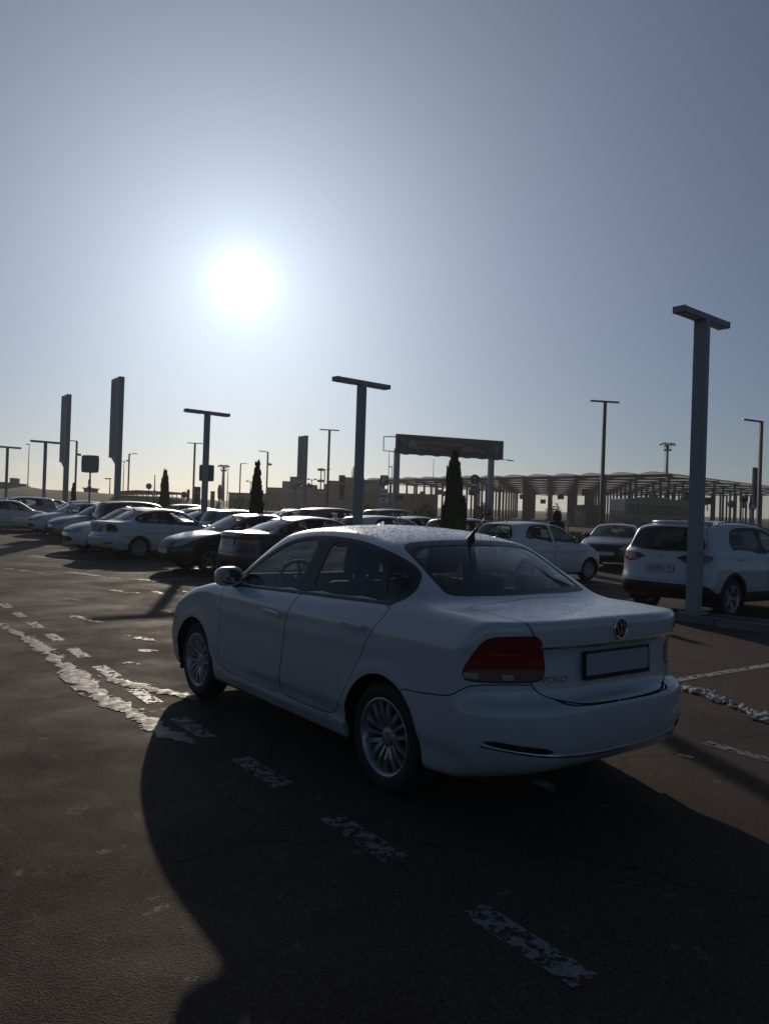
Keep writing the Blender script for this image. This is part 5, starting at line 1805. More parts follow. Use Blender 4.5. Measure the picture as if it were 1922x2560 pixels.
sign(738, 1211, 1224, 95, 'round', 'round sign in front of the low building, left of the third pylon')
# parking sign with arrow and car plates
t, p, c, hg = sign(961, 1188, 1214, 66, 'square', 'blue parking sign with a big P, an arrow plate below it', face=M['sign_blue'], wpx=21, back=False)
me = text_mesh('P', hg * 1.0, .004, M['sign_white'], .01); put(me, 'letter', t, (0, -.02, c), (1, 0, 0), (0, 0, 1))
for dz, h2 in ((-.98, .52), (-1.72, .46)):
    pb = MB(); pb.box((0, 0, c + dz), (.75, .03, h2), M['sign_white'], None, .01); o = pb.build('sub_plate', t)
    ab = MB()
    if dz > -1.2:
        ab.prism([(-.28, c + dz), (-.12, c + dz + .13), (-.12, c + dz + .035), (.28, c + dz + .035), (.28, c + dz - .035), (-.12, c + dz - .035), (-.12, c + dz - .13)], -.021, -.016, M['ink'], 'XZ'); ab.build('arrow', o)
    else:
        ab.box((0, -.018, c + dz - .03), (.34, .006, .10), M['ink']); ab.box((0, -.018, c + dz + .05), (.22, .006, .08), M['ink']); ab.build('car_symbol', o)
t, p, c, hg = sign(1187, 1186, 1210, 62, 'round', 'round blue sign with an upward arrow under the overhead sign', face=M['sign_blue'], back=False, extra=[('round', -.95, .75, .78, M['sign_back'])])
ab = MB(); ab.prism([(-.04, c - .26), (.04, c - .26), (.04, c + .08), (.14, c + .08), (0, c + .28), (-.14, c + .08), (-.04, c + .08)], -.024, -.018, M['sign_white'], 'XZ'); ab.build('arrow', t)
t, p, c, hg = sign(1827, 1251, 1270, 62, 'round', 'round road sign behind the white SUV, right of the near lamp post')
t, p, c, hg = sign(1858, 1244, 1270, 60, 'square', 'upright road sign seen from behind next to the crossing sign', wpx=13, extra=[('round', .25, .4, .42, M['sign_back'])])
t, p, c, hg = sign(1880, 1256, 1274, 58, 'square', 'square pedestrian crossing sign at the right edge', face=M['sign_blue'], back=False)
ab = MB(); ab.prism([(-.2, c - .17), (.2, c - .17), (0, c + .2)], -.022, -.016, M['sign_white'], 'XZ'); ab.build('triangle', t)
ab = MB(); ab.tube([(-.05, -.026, c - .13), (0, -.026, c), (.05, -.026, c - .13)], .018, M['ink'], 5); ab.tube([(0, -.026, c), (0, -.026, c + .06)], .022, M['ink'], 5); ab.build('walker_symbol', t)
# slim upright info columns
for px, p0, p1, Y, wpx, lab in [(1889, 1169, 1300, 60, 14, 'slim dark information column beside the lamp at the right edge'), (495, 1217, 1300, 78, 14, 'dark upright information column left of the lamp post with a sign'), (856, 1188, 1290, 90, 14, 'dark upright information board left of the middle lamp post'), (533, 1228, 1270, 110, 9, 'small dark information column right of the lamp post with a sign'), (472, 1224, 1270, 120, 6, 'thin dark bollard column behind the chevron sign')]:
    a = at(px, p0, Y); h = a.z - gz(Y); w_ = wpx * Y / CAM_F
    t = thing('information_column', lab, 'sign column', (a.x, Y, gz(Y)), R(20), 'dark upright columns')
    lo = h * (.45 if px in (856, 1889) else .02)
    mb = MB(); mb.box((0, 0, (h + lo) / 2), (w_, .18, h - lo), M['banner'], None, .01); mb.build('panel', t)
    mb = MB(); mb.box((-w_ / 2 - .04, 0, h / 2), (.08, .14, h), M['post']); mb.build('post', t)
    mb = MB(); mb.box((.02, -.095, h * .8), (w_ * .5, .01, w_ * .5), M['letters']); mb.build('symbol', t)
# furled parasol-like flag
a = at(550, 1211, 120); h = a.z - gz(120)
t = thing('furled_flag', 'furled flag on a pole right of the lamp post with a sign', 'flag', (a.x, 120, gz(120)))
mb = MB(); mb.tube([(0, 0, 0), (0, 0, h)], .05, M['post_dark'], 6); mb.build('pole', t)
mb = MB(); mb.lathe([(.05, h * .35), (.28, h * .5), (.34, h * .8), (.2, h * .97), (.02, h)], M['banner'], 'Z', 10); mb.build('flag_cloth', t)

# ------------------------------------------------------------------ overhead sign
YG = 65
gl, gr = at(991, 1084, YG), at(1258, 1112, YG + 3.2)
d = Vector((gr.x - gl.x, 3.2)); Lg = d.length; ag = math.atan2(d.y, d.x)
gt = thing('overhead_sign', 'long dark overhead direction sign on two square posts', 'overhead sign', (gl.x - .5, YG, gz(YG)), ag)
ztop = gl.z - gz(YG); zbot = at(991, 1132, YG).z - gz(YG)
hh = ztop - zbot
pb = MB(); pb.box((Lg / 2 + .5, 0, (ztop + zbot) / 2), (Lg, .30, hh), M['banner'], None, .02); po = pb.build('sign_panel', gt)
pb = MB()
for x in np.linspace(.9, Lg + .4, 5):
    pb.box((x, -.152, (ztop + zbot) / 2), (.02, .006, hh - .1), M['post_dark'])
pb.build('panel_joint', po)
for x in (.5 + Lg * .02, .5 + Lg * .90):
    mb = MB(); mb.box((x, .18, zbot / 2 + .2), (.42, .42, zbot + .4), M['post']); mb.build('post', gt)
# text, car and arrows on the face
def face(me, name, x, z):
    return put(me, name, po, (x, -.156, z), (1, 0, 0), (0, 0, 1))
zc = (ztop + zbot) / 2
face(text_mesh('Парковка для прокатных', hh * .26, .003, M['letters'], .004), 'lettering', .5 + Lg * .37, zc + hh * .13)
face(text_mesh('автомобилей', hh * .26, .003, M['letters'], .004), 'lettering', .5 + Lg * .285, zc - hh * .15)
face(text_mesh('Выход', hh * .24, .003, M['letters'], .004), 'lettering', .5 + Lg * .745, zc - hh * .12)
face(text_mesh('ВИП', hh * .26, .003, M['letters'], .004), 'lettering', .5 + Lg * .64, zc - hh * .08) if False else None
def arrow(x, z, ang, s):
    mb = MB()
    P = [(-.05, -.5), (.05, -.5), (.05, .18), (.20, .03), (.27, .10), (0, .5), (-.27, .10), (-.20, .03), (-.05, .18)]
    c, s_ = math.cos(ang), math.sin(ang)
    mb.prism([((a * c - b * s_) * s, (a * s_ + b * c) * s) for a, b in P], -.002, .004, M['letters'], 'XY')
    face(mb.mesh('arrow'), 'arrow', x, z)
arrow(.5 + Lg * .065, zc + hh * .12, R(40), hh * .5)
arrow(.5 + Lg * .935, zc - hh * .02, 0, hh * .5)
mb = MB(); s = hh * .5
mb.prism([(-.42 * s, -.30 * s), (-.42 * s, .02 * s), (-.30 * s, .12 * s), (-.18 * s, .42 * s), (.18 * s, .42 * s), (.30 * s, .12 * s), (.42 * s, .02 * s), (.42 * s, -.30 * s)], -.002, .004, M['letters'], 'XY')
for q in (-.3, .3):
    mb.prism([(q * s - .08 * s, -.42 * s), (q * s + .08 * s, -.42 * s), (q * s + .08 * s, -.30 * s), (q * s - .08 * s, -.30 * s)], -.002, .004, M['letters'], 'XY')
face(mb.mesh('car_symbol'), 'car_symbol', .5 + Lg * .145, zc + hh * .02)
mb = MB(); mb.prism([(-.5 * s, -.2 * s), (.5 * s, -.2 * s), (.5 * s, .25 * s), (-.5 * s, .25 * s)], -.002, .004, M['letters'], 'XY')
for q in (-.3, 0, .3):
    mb.prism([(q * s - .1 * s, 0), (q * s + .1 * s, 0), (q * s + .1 * s, .18 * s), (q * s - .1 * s, .18 * s)], .004, .006, M['banner'], 'XY')
face(mb.mesh('bus_symbol'), 'bus_symbol', .5 + Lg * .64, zc - hh * .10)
for k in range(8):
    x = .9 + k * (Lg - .2) / 7
    mb = MB(); mb.tube([(x, -.1, zbot - .02), (x, -.75, zbot - .12)], .03, M['post_dark'], 5); mb.tube([(x, -.75, zbot - .12), (x + .5, -.75, zbot - .12)], .05, M['post_dark'], 5); mb.tube([(x + .5, -.75, zbot - .12), (x + .5, -.1, zbot - .02)], .03, M['post_dark'], 5); mb.build('sign_light', gt)
mb = MB(); mb.tube([(.9, -.1, zbot - .02), (Lg + 1.2, -.1, zbot - .02)], .035, M['post_dark'], 5); mb.build('light_rail', gt)
mb = MB(); mb.tube([(.5, 0, ztop - .25), (-.55, .1, ztop - .3), (-.55, .1, zbot + .15), (.5, 0, zbot + .1)], .05, M['post_dark'], 6); mb.build('side_frame', gt)
sgn = thing('advert_box', 'small lit-box sign fixed on the left post of the overhead sign', 'sign', at(998, 1249, YG - .3), ag)
mb = MB(); mb.box((0, 0, .2), (.75, .1, .45), M['sign_back'], None, .02); mb.build('sign_plate', sgn)
mb = MB(); mb.box((0, -.055, .2), (.6, .01, .3), M['banner']); mb.build('sign_face', sgn)

# ------------------------------------------------------------------ canopy over the arrivals road
P0 = at(905, 1197, 132); P1 = at(1665, 1190, 91)
cz = gz(110)
dirc = Vector((P1.x - P0.x, P1.y - P0.y)); LC = dirc.length; dirc.normalize()
outc = Vector((-dirc.y, dirc.x))
if outc.y < 0:
    outc = -outc
can = thing('canopy', 'long steel canopy with arched roof bays on many slim columns', 'canopy', (P0.x, P0.y, cz), math.atan2(dirc.y, dirc.x))
HR = (P0.z + P1.z) / 2 - cz
sgnc = 1 if (Vector((-math.sin(can.rotation_euler.z), math.cos(can.rotation_euler.z))).dot(outc) > 0) else -1
M['membrane'] = noise_rough(mat('roof_membrane', (0.55, 0.56, 0.57), 0.6), 3, 0.5, 0.7)
_t = N(M['membrane'], 'ShaderNodeBsdfTranslucent'); _t.inputs[0].default_value = (0.62, 0.63, 0.64, 1)
_m = N(M['membrane'], 'ShaderNodeMixShader'); _m.inputs[0].default_value = 0.7
LK(M['membrane'], bsdf(M['membrane']).outputs[0], _m.inputs[1]); LK(M['membrane'], _t.outputs[0], _m.inputs[2])
LK(M['membrane'], _m.outputs[0], M['membrane'].node_tree.nodes['Material Output'].inputs['Surface'])
M['canopy_steel'] = noise_rough(mat('canopy_steel', (0.07, 0.075, 0.085), 0.5, 0.2), 4, 0.4, 0.6)
NB = 13
pitch = LC / NB
DP = 6.0; ND = 9
colm = MB(); colm.box((0, 0, (HR - .15) / 2), (.24, .24, HR - .15), M['canopy_steel'])
colme = colm.mesh('column')
for j in range(ND + 1):
    for i in range(NB + 1):
        o = link('column', colme, can); o.location = (i * pitch, sgnc * (.6 + j * DP), 0)
bm_ = MB(); bm_.box((LC / 2, 0, HR - .12), (LC + 1.2, .16, .14), M['canopy_steel']); beam = bm_.mesh('roof_beam')
for j in range(2 * ND + 1):
    o = link('roof_beam', beam, can); o.location = (0, sgnc * (.6 + j * DP / 2), -.05 - .12 * (j % 2))
fb_ = MB(); fb_.box((LC / 2, sgnc * .25, HR - .16), (LC + 1.2, .12, .36), M['canopy_steel']); fb_.build('fascia', can)
sb = MB(); sb.box((0, sgnc * ND * DP / 2, HR - .30), (.10, ND * DP + 1.0, .16), M['canopy_steel']); sbm = sb.mesh('cross_beam')
for i in range(NB + 1):
    o = link('cross_beam', sbm, can); o.location = (i * pitch, sgnc * .3, 0)
vb = MB()
vs, fs = [], []
na = 10
for k in range(na + 1):
    a = k / na
    z = HR + .02 + .38 * math.sin(math.pi * a)
    for y in (0.5, ND * DP + .6):
        vs.append((a * pitch * .96, sgnc * y, z))
for k in range(na):
    fs.append((2 * k, 2 * k + 1, 2 * k + 3, 2 * k + 2))
vb.add(vs, fs, M['membrane'], True); vm = vb.mesh('roof_vault')
for i in range(NB):
    o = link('roof_vault', vm, can); o.location = (i * pitch + pitch * .02, 0, 0)
for k in range(24):
    i, j = random.randrange(NB), random.randrange(1, ND)
    mb = MB(); mb.box(((i + .5) * pitch, sgnc * (j * DP + .6), HR - 1.5 - .3 * (k % 2)), (1.3, .12, .9), M['banner'])
    mb.build('hanging_sign_board', can)

# ------------------------------------------------------------------ buildings
M['wall'] = noise_rough(mat('terminal_cladding', (0.15, 0.155, 0.165), 0.7), 2, 0.6, 0.8, col_lo=(0.13, 0.135, 0.145), col_hi=(0.17, 0.175, 0.185))
M['wall_dark'] = noise_rough(mat('dark_cladding', (0.07, 0.075, 0.085), 0.6), 2, 0.5, 0.75)
M['pane'] = noise_rough(mat('building_glass', (0.03, 0.035, 0.04), 0.12, 0.0, 0.4), 4, 0.08, 0.2)
M['roof_white'] = mat('light_roof', (0.5, 0.5, 0.5), 0.6)


def building(px0, px1, py, Y, depth, label, wm, nwin, rows=1, boxes=(), name='terminal_building', parapet=True):
    a, b = at(px0, py, Y), at(px1, py, Y)
    z0 = gz(Y) - .2; h = (a.z + b.z) / 2 - z0
    w_ = b.x - a.x
    t = thing(name, label, 'building', (a.x, Y, z0))
    mb = MB(); mb.box((w_ / 2, depth / 2, h / 2), (w_, depth, h), wm); mb.build('wall', t)
    if parapet:
        mb = MB(); mb.box((w_ / 2, depth / 2, h + .1), (w_ + .4, depth + .4, .2), M['wall_dark']); ro = mb.build('roof', t)
    else:
        ro = t
    for (fx, fw, fh) in boxes:
        rb = MB(); rb.box((fx * w_, depth * .4, h + .2 + fh / 2), (fw, 2.5, fh), M['wall_dark']); rb.build('roof_unit', ro)
    if nwin:
        ww = w_ / nwin
        wm_ = MB(); wm_.box((0, -.03, 0), (ww * .72, .08, h / rows * .5), M['trim']); wme = wm_.mesh('window')
        pm_ = MB(); pm_.box((0, -.06, 0), (ww * .64, .06, h / rows * .44), M['pane']); pme = pm_.mesh('pane')
        for r in range(rows):
            for i in range(nwin):
                o = link('window', wme, t); o.location = ((i + .5) * ww, 0, h * (r + .45) / rows)
                link('pane', pme, o)
    return t


building(572, 672, 1235, 150, 12, 'long low pale building left of the camera lamp', M['wall'], 9)
building(669, 818, 1223, 158, 16, 'flat-roofed building with roof units right of the camera lamp', M['wall'], 12, 2, boxes=[(.33, 3.5, 1.6), (.40, 2, 2.6), (.55, 3, .8), (.7, 2, 1.0)])
building(812, 905, 1214, 150, 20, 'dark stepped terminal block left of the middle lamp post', M['wall_dark'], 8, 2, boxes=[(.35, 5, 1.0), (.75, 4, 1.8)])
building(906, 962, 1203, 152, 20, 'tall dark terminal block right behind the middle lamp post', M['wall_dark'], 5, 3)
building(912, 1092, 1236, 133, 8, 'long glazed kiosk block under the left end of the canopy', M['wall_dark'], 18)
building(-20, 8, 1207, 150, 10, 'dark house on the grass bank at the left edge', M['wall_dark'], 3, name='house')
building(12, 26, 1214, 150, 8, 'small flat house on the grass bank, second from the left', M['wall_dark'], 2, boxes=[(.4, .8, 1.4)], name='house')
building(210, 224, 1222, 130, 4, 'small hut behind the post of the square sign', M['wall_dark'], 2, name='hut')
building(1465, 1500, 1266, 95, 6, 'low dark hut under the canopy left of the coach', M['wall_dark'], 3, name='hut')
# shelter
a, b = at(302, 1222, 120), at(449, 1232, 120)
t = thing('bus_shelter', 'long flat-roofed shelter on thin posts beyond the second pylon', 'shelter', (a.x, 120, gz(120)))
w_ = b.x - a.x; h = a.z - gz(120) - .15
mb = MB(); mb.prism([(-.5, h - .35), (w_ * .35, h), (w_ + .5, h - .15), (w_ + .5, h - .4), (0, h - .75)], -2, 2, M['wall_dark'], 'XZ'); mb.build('roof', t)
pm = MB(); pm.tube([(0, 0, 0), (0, 0, h - .2)], .08, M['post_dark'], 6); pme = pm.mesh('post')
for i in range(7):
    for y in (-1.5, 1.5):
        o = link('post', pme, t); o.location = (i * w_ / 6, y, 0)

# coach
def coach():
    Y = 78
    l, r_ = at(1540, 1300, Y), at(1722, 1300, Y)
    t = thing('coach', 'long coach with a curved windscreen standing before the canopy', 'coach', (l.x, Y, gz(Y)), R(18))
    Lb = 9.6; h = at(1630, 1247, Y).z - gz(Y)
    M['coach'] = paint('coach_paint', (0.10, 0.105, 0.115))
    side = chaikin([(0, .35), (0, h - .25), (.3, h), (Lb - .9, h), (Lb - .25, h - .35), (Lb, 1.3), (Lb - .05, .4), (Lb - .2, .35)], 2)
    mb = MB(); mb.prism(side, -1.25, 1.25, M['coach'], 'XZ'); mb.build('body', t)
    for y in (-1.262, 1.262):
        wb = MB(); wb.box((Lb * .42, y, h * .66), (Lb * .76, .03, h * .30), M['pane'], None, .01); wo = wb.build('window_band', t)
        pb = MB()
        for i in range(1, 6):
            pb.box((Lb * (.04 + .127 * i), y * 1.012, h * .66), (.06, .02, h * .30), M['trim'])
        pb.build('window_pillar', wo)
        fb = MB(); fb.prism(chaikin([(Lb - 1.7, h * .78), (Lb - .75, h * .84), (Lb - .28, h * .45), (Lb - .5, h * .25), (Lb - 1.2, h * .35)], 2), y - .012, y + .012, M['pane'], 'XZ'); fb.build('driver_window', t)
        for x in (2.2, Lb - 2.4):
            cb = MB(); cb.lathe([(.2, -.14), (.5, -.14), (.5, .14), (.2, .14)], M['rubber'], 'Y', 20, (0, 0, 0)); wo = cb.build('wheel', t); wo.location = (x, y * .9, .5)
            rb = MB(); rb.lathe([(0, -.15), (.28, -.15), (.28, .15), (0, .15)], M['alloy'], 'Y', 16); rb.build('rim', wo)
    ws = MB(); ws.prism([(Lb - .28, h * .86), (Lb - .10, h * .86 - .2), (Lb + .03, h * .40), (Lb - .04, h * .36)], -1.1, 1.1, M['pane'], 'XZ'); ws.build('windshield', t)
    ms = MB()
    for y in (-1.35, 1.35):
        ms.tube([(Lb - .3, y * .9, h * .92), (Lb + .35, y, h * .88), (Lb + .4, y, h * .7)], .06, M['trim'], 6)
    ms.build('mirror', t)
    ac = MB(); ac.box((Lb * .45, 0, h + .08), (3.0, 1.6, .2), M['coach'], None, .05); ac.build('roof_unit', t)
coach()

# guard rail along the far road
M['rail'] = noise_rough(mat('galvanised_rail', (0.45, 0.46, 0.47), 0.35, 0.8), 10, 0.25, 0.5)
def guard_rail(pxs, Y0, Y1, label):
    a, b = on(pxs[0], Y0), on(pxs[1], Y1)
    t = thing('guard_rail', label, 'guard rail', a, math.atan2(b.y - a.y, b.x - a.x), 'guard rails along the far road')
    L_ = (b - a).xy.length
    dz = b.z - a.z
    mb = MB(); mb.prism([(-.03, .55), (.02, .58), (-.03, .66), (.02, .74), (-.03, .82), (-.05, .82), (-.05, .55)], 0, L_, M['rail'], 'YZ')
    mb.v = [(v[0], v[1], v[2] + dz * v[0] / L_) for v in mb.v]
    mb.build('rail_beam', t)
    pm = MB(); pm.box((0, .04, .38), (.1, .12, .76), M['rail']); pme = pm.mesh('post')
    n = int(L_ / 2)
    for i in range(n + 1):
        o = link('post', pme, t); o.location = (i * L_ / n, 0, dz * i / n)
guard_rail((330, 640), 74, 70, 'bright guard rail behind the cars left of the slim conifer')
guard_rail((650, 905), 70, 68, 'bright guard rail behind the cars between slim conifer and middle lamp post')
guard_rail((1000, 1420), 74, 66, 'low guard rail under the overhead sign')

# ------------------------------------------------------------------ banks, verges and plants
def tone(name, lo, hi, sc=6):
    return noise_rough(mat(name, lo, 0.9), sc, 0.85, 1.0, bump=1.0, bscale=sc * 6, col_lo=lo, col_hi=hi)
M['grass_dry'] = tone('dry_grass', (0.035, 0.033, 0.02), (0.07, 0.062, 0.038), 1.2)
M['grass'] = tone('winter_grass', (0.028, 0.045, 0.016), (0.06, 0.075, 0.03), 3)
# bank on the left
prof = [(-60, 1218), (0, 1222), (27, 1221), (62, 1216), (88, 1219), (110, 1223), (165, 1226), (260, 1233), (330, 1237), (420, 1241), (480, 1246), (560, 1252)]
vs, fs = [], []
YB_ = 125
for px, py in prof:
    p = at(px, py, YB_); b0 = gz(YB_)
    hgt = max(p.z - b0, .1)
    for (dy, f) in ((-24, 0.0), (-16, .35), (-7, .82), (0, 1.0), (8, .9), (30, 0.0)):
        vs.append((p.x * (YB_ + dy) / YB_, YB_ + dy, gz(YB_ + dy) - .02 + hgt * f + (.08 * math.sin(px * .9 + dy) if 0 < f < 1 else 0)))
for i in range(len(prof) - 1):
    for j in range(5):
        fs.append((i * 6 + j, (i + 1) * 6 + j, (i + 1) * 6 + j + 1, i * 6 + j + 1))
mb = MB(); mb.add(vs, fs, M['grass_dry'], True); mb.build('grass_bank', kind='structure')


def sheet(name, pts, m, dz=.006, kind='structure', n=10):
    vs, fs = [], []
    (a, b, c, d) = [Vector((p.x, p.y)) for p in pts]
    for i in range(n + 1):
        for j in range(n + 1):
            q = a.lerp(b, i / n).lerp(d.lerp(c, i / n), j / n)
            vs.append((q.x, q.y, gz(q.y) + dz))
    for i in range(n):
        for j in range(n):
            fs.append((i * (n + 1) + j, (i + 1) * (n + 1) + j, (i + 1) * (n + 1) + j + 1, i * (n + 1) + j + 1))
    b_ = MB(); b_.add(vs, fs, m, True)
    return b_.build(name, kind=kind)


sheet('grass_verge', [on(1180, 41), on(1990, 36), on(1990, 48), on(1180, 53)], M['grass'], .09)
sheet('grass_verge', [on(1180, 57), on(1990, 52), on(1990, 58), on(1180, 63)], M['grass'], .09)
sheet('soil_verge', [on(330, 78), on(900, 74), on(900, 96), on(330, 104)], M['grass_dry'], .03)


def grass_blades(name, pts, n, h, m):
    rnd = random.Random(len(name) + n)
    (a, b, c, d) = [Vector((p.x, p.y)) for p in pts]
    vs, fs = [], []
    for _ in range(n):
        u, v = rnd.random(), rnd.random()
        q = a.lerp(b, u).lerp(d.lerp(c, u), v); z = gz(q.y) + .09
        w_ = rnd.uniform(.02, .05); hh_ = h * rnd.uniform(.5, 1.3); ang = rnd.uniform(0, 3.14)
        dx, dy = math.cos(ang) * w_, math.sin(ang) * w_
        o = len(vs)
        vs += [(q.x - dx, q.y - dy, z), (q.x + dx, q.y + dy, z), (q.x + rnd.uniform(-.05, .05), q.y + rnd.uniform(-.05, .05), z + hh_)]
        fs.append((o, o + 1, o + 2))
    b_ = MB(); b_.add(vs, fs, m)
    return b_.build(name, kind='stuff')
grass_blades('grass', [on(1180, 41), on(1990, 36), on(1990, 48), on(1180, 53)], 9000, .16, M['grass'])
grass_blades('grass', [on(1180, 57), on(1990, 52), on(1990, 58), on(1180, 63)], 6000, .16, M['grass'])

M['conifer'] = tone('conifer_foliage', (0.018, 0.032, 0.014), (0.05, 0.065, 0.028), 9)
M['bark'] = tone('bark', (0.04, 0.03, 0.022), (0.08, 0.065, 0.05), 8)
M['shrub'] = tone('shrub_leaves', (0.03, 0.038, 0.02), (0.06, 0.06, 0.035), 8)


def conifer(p, h, r, n, label, seed, lean=0.0, tops=1):
    rnd = random.Random(seed)
    t = thing('conifer_tree', label, 'tree', p, 0, 'slim columnar conifers')
    mb = MB(); mb.tube([(0, 0, -.05), (0, 0, h * .3), (lean * .5, 0, h * .9)], .05, M['bark'], 7, r2=.01); mb.build('trunk', t)
    ax = [(0, 0, 1.0)] + [(((-1) ** i_) * r * rnd.uniform(.72, .95), rnd.uniform(-.3, .3) * r, rnd.uniform(.56, .66)) for i_ in range(tops)]
    vs, fs = [], []
    def prof_(u):
        return np.interp(u, [0, .04, .2, .45, .58, .68, .76, .86, 1.0], [.75, .95, 1.0, .94, .84, .78, .66, .46, .06]) * (.92 + .14 * math.sin(u * 11 + seed))
    for _ in range(n):
        k = 0 if rnd.random() < .72 else rnd.randrange(len(ax))
        ox, oy, hs = ax[k]
        u = rnd.random() ** 1.15
        if u > .88 and rnd.random() < .6:
            u *= .7
        R_ = r * prof_(u) * (1.0 if k == 0 else .38)
        a = rnd.uniform(0, 2 * math.pi); rr = R_ * math.sqrt(rnd.uniform(.25, 1.0)) * (1 + .18 * math.sin(3 * a + u * 14))
        z = .12 + u * (h * hs - .2)
        c = Vector((ox * min(1, u * 2.2) + lean * u + rr * math.cos(a), oy + rr * math.sin(a), z))
        L_ = rnd.uniform(.10, .26) * (h / 3.6) ** .5; w_ = L_ * rnd.uniform(.22, .4)
        up = Vector((math.cos(a) * rnd.uniform(.05, .5), math.sin(a) * rnd.uniform(.05, .5), 1)).normalized()
        sd = Vector((-math.sin(a + rnd.uniform(-.9, .9)), math.cos(a + rnd.uniform(-.9, .9)), rnd.uniform(-.2, .2))).normalized()
        o = len(vs)
        vs += [c - up * L_ * .3, c + sd * w_ + up * L_ * .2, c + up * L_, c - sd * w_ + up * L_ * .25]
        fs.append((o, o + 1, o + 2, o + 3))
    b_ = MB(); b_.add(vs, fs, M['conifer'])
    b_.build('crown', t, kind='stuff')
    return t


def tree_at(px, py, Y, r, n, label, seed, **k):
    p = on(px, Y); conifer(p, at(px, py, Y).z - p.z, r, n, label, seed, **k)
tree_at(1132, 1132, 21.5, .29, 5200, 'largest dark columnar conifer, standing before the overhead sign', 4, tops=3)
tree_at(640, 1157, 24.5, .19, 2600, 'slim conifer left of centre behind the black saloon', 8, tops=1)
tree_at(410, 1175, 45, .26, 2000, 'slim conifer behind the white sedan parked tail out', 12, tops=2)
tree_at(182, 1207, 55, .17, 1000, 'thin little conifer beside the first pylon', 17)


def shrub(p, h, r, n, label, seed):
    rnd = random.Random(seed)
    t = thing('shrub', label, 'shrub', p, 0, 'small bare shrubs')
    mb = MB()
    for k in range(7):
        a = k * .9 + seed; mb.tube([(0, 0, 0), (r * .5 * math.cos(a), r * .5 * math.sin(a), h * .5), (r * .8 * math.cos(a + .3), r * .8 * math.sin(a + .3), h * rnd.uniform(.75, 1.0))], .03, M['bark'], 4, r2=.008)
    mb.build('stems', t)
    vs, fs = [], []
    for _ in range(n):
        a = rnd.uniform(0, 6.28); rr = r * math.sqrt(rnd.random()); z = h * rnd.uniform(.2, 1.0) * (1 - .4 * rr / r)
        c = Vector((rr * math.cos(a), rr * math.sin(a), z)); s = rnd.uniform(.04, .10) * h ** .5
        d1 = Vector((rnd.uniform(-1, 1), rnd.uniform(-1, 1), rnd.uniform(-1, 1))).normalized() * s; d2 = d1.orthogonal().normalized() * s * .6
        o = len(vs); vs += [c - d1, c + d2, c + d1, c - d2]; fs.append((o, o + 1, o + 2, o + 3))
    b_ = MB(); b_.add(vs, fs, M['shrub']); b_.build('leaves', t, kind='stuff')
for px, Y, h, r, lab in [(51, 124, 2.2, .9, 'small bush on the grass bank left of the thin mast'), (149, 122, 2.4, 1.0, 'small bush on the grass bank left of the first pylon'), (1062, 60, 2.3, .9, 'leafy shrub left of the large conifer under the overhead sign'), (1208, 58, 2.6, .7, 'ragged shrub right of the large conifer'), (600, 95, 2.6, 1.4, 'spiky shrub in front of the long low building'), (925, 80, 2.2, 1.0, 'shrub by the middle lamp post'), (1382, 96, 3.2, 1.0, 'young fir under the middle of the canopy'), (1590, 66, 1.6, 1.1, 'round shrub in front of the coach'), (435, 100, 2.0, 1.4, 'low bush under the shelter')]:
    shrub(on(px, Y), h, r, 420, lab, int(px))

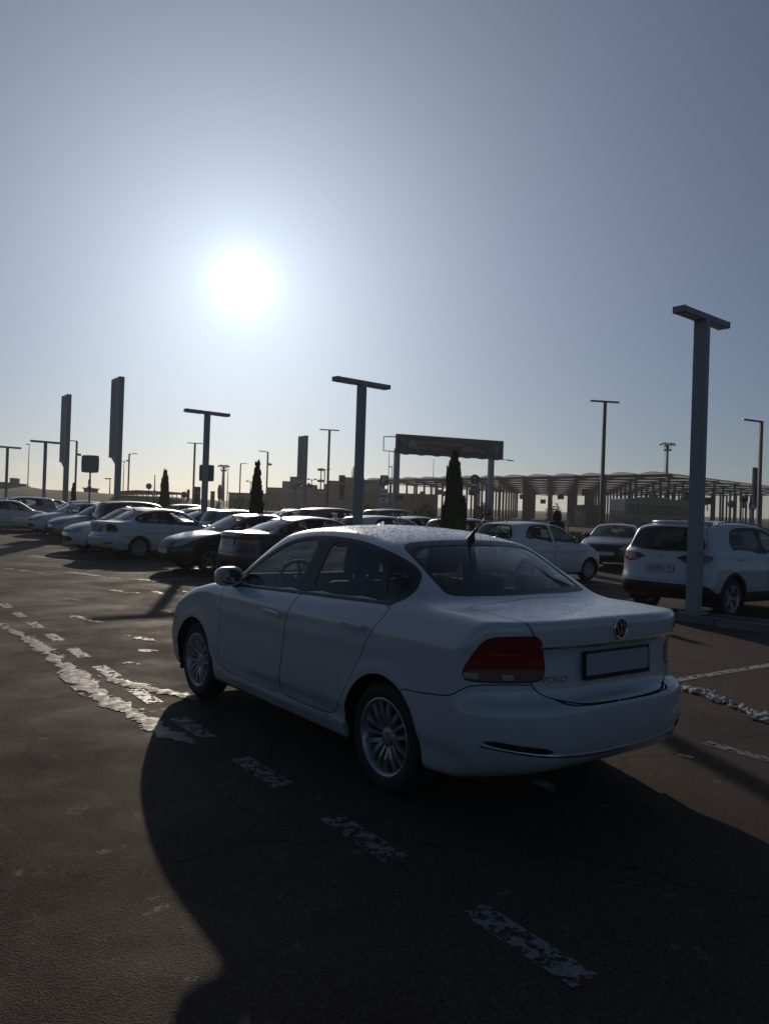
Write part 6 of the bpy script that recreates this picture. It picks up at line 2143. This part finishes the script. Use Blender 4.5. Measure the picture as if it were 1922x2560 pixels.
# ------------------------------------------------------------------ person
def person():
    p = on(1392, 24.3)
    t = thing('person', 'person in a dark hooded coat standing beyond the small white hatchback', 'person', p, R(20))
    M['coat'] = noise_rough(mat('dark_coat', (0.012, 0.012, 0.016), 0.8), 20, 0.7, 0.9, bump=0.4)
    M['skin'] = mat('skin', (0.35, 0.22, 0.17), 0.55)
    me = bpy.data.meshes.new('body')
    pts = [((0, 0, .95), .16), ((0, 0, 1.15), .15), ((0, 0.01, 1.36), .17), ((0, 0.01, 1.48), .09), ((0, 0.02, 1.56), .065), ((0, .03, 1.66), .098), ((0, .03, 1.75), .08),
           ((.10, 0, .86), .10), ((.11, .01, .48), .072), ((.11, -.02, .08), .05), ((.11, .10, .04), .04),
           ((-.10, 0, .86), .10), ((-.11, .03, .48), .072), ((-.11, .01, .08), .05), ((-.11, .13, .04), .04),
           ((.20, .01, 1.41), .075), ((.27, 0, 1.14), .058), ((.25, .13, .93), .045), ((.24, .19, .86), .038),
           ((-.20, .01, 1.41), .075), ((-.27, 0, 1.14), .058), ((-.25, .13, .93), .045), ((-.24, .19, .86), .038)]
    ed = [(0, 1), (1, 2), (2, 3), (3, 4), (4, 5), (5, 6), (0, 7), (7, 8), (8, 9), (9, 10), (0, 11), (11, 12), (12, 13), (13, 14), (2, 15), (15, 16), (16, 17), (17, 18), (2, 19), (19, 20), (20, 21), (21, 22)]
    k = len(pts)
    for s in (1, -1):
        w = 18 if s > 0 else 22
        for f in range(4):
            q = len(pts); base = pts[w][0]
            pts.append(((base[0] + s * (.012 * (f - 1.5)), base[1] + .04, base[2] - .045), .011)); pts.append(((base[0] + s * (.012 * (f - 1.5)) - s * .01, base[1] + .05, base[2] - .095 + .006 * abs(f - 1)), .009))
            ed += [(w, q), (q, q + 1)]
        q = len(pts); pts.append(((base[0] - s * .03, base[1] + .03, base[2] - .02), .012)); pts.append(((base[0] - s * .045, base[1] + .05, base[2] - .055), .010)); ed += [(w, q), (q, q + 1)]
    me.from_pydata([x[0] for x in pts], ed, [])
    o = bpy.data.objects.new('body', me); col.objects.link(o)
    sk = o.modifiers.new('skin', 'SKIN'); ss = o.modifiers.new('sub', 'SUBSURF'); ss.levels = 2; ss.render_levels = 2
    for i, v in enumerate(me.skin_vertices[0].data):
        v.radius = (pts[i][1], pts[i][1] * (.78 if i in (0, 1, 2) else 1)); v.use_root = (i == 0)
    bpy.context.view_layer.update()
    m2 = bpy.data.meshes.new_from_object(o.evaluated_get(bpy.context.evaluated_depsgraph_get()))
    bpy.data.objects.remove(o)
    m2.materials.clear(); m2.materials.append(M['coat']); m2.materials.append(M['skin'])
    for f in m2.polygons:
        c = f.center
        f.material_index = 1 if (c.z > 1.56 and c.y > .09) or c.z < .86 and abs(c.x) > .2 else 0
        f.use_smooth = True
    link('body', m2, t)
    hb = MB()
    hb.lathe([(.135, 1.50), (.15, 1.58), (.142, 1.68), (.11, 1.77), (.05, 1.81), (0, 1.815)], M['coat'], 'Z', 20, (0, .0, 0))
    hb.v = [(v[0], min(v[1], .075), v[2]) for v in hb.v]
    hb.build('hood', t)
    cb = MB(); cb.lathe([(.19, 1.44), (.235, 1.30), (.225, 1.0), (.245, .70), (.25, .66), (.235, .66), (.21, 1.0)], M['coat'], 'Z', 24)
    cb.v = [(v[0], v[1] * .72, v[2]) for v in cb.v]
    cb.build('coat', t)
    fb = MB(); fb.lathe([(0, 0), (.012, .01), (.014, .02)], M['skin'], 'Y', 8, (0, .128, 1.655))
    for s in (1, -1):
        fb.lathe([(0, .004), (.009, 0)], M['ink'], 'Y', 8, (s * .033, .125, 1.675))
    fb.box((0, .122, 1.615), (.045, .008, .008), M['sign_red'])
    fb.build('face', t)
person()

# ------------------------------------------------------------------ haze
M['haze'] = bpy.data.materials.new('haze')
M['haze'].use_nodes = True
hn = M['haze'].node_tree
hn.nodes.clear()
ho = hn.nodes.new('ShaderNodeOutputMaterial'); hv = hn.nodes.new('ShaderNodeVolumePrincipled')
hv.inputs['Color'].default_value = (0.92, 0.94, 0.97, 1)
hv.inputs['Density'].default_value = 0.00045
hv.inputs['Anisotropy'].default_value = 0.5
hn.links.new(hv.outputs[0], ho.inputs['Volume'])
mb = MB(); mb.box((0, 295, 13), (2040, 1450, 28.5), M['haze'])
hz = mb.build('haze', kind='stuff')
for o in bpy.data.objects:
    if '_paint' in o.keys():
        del o['_paint']
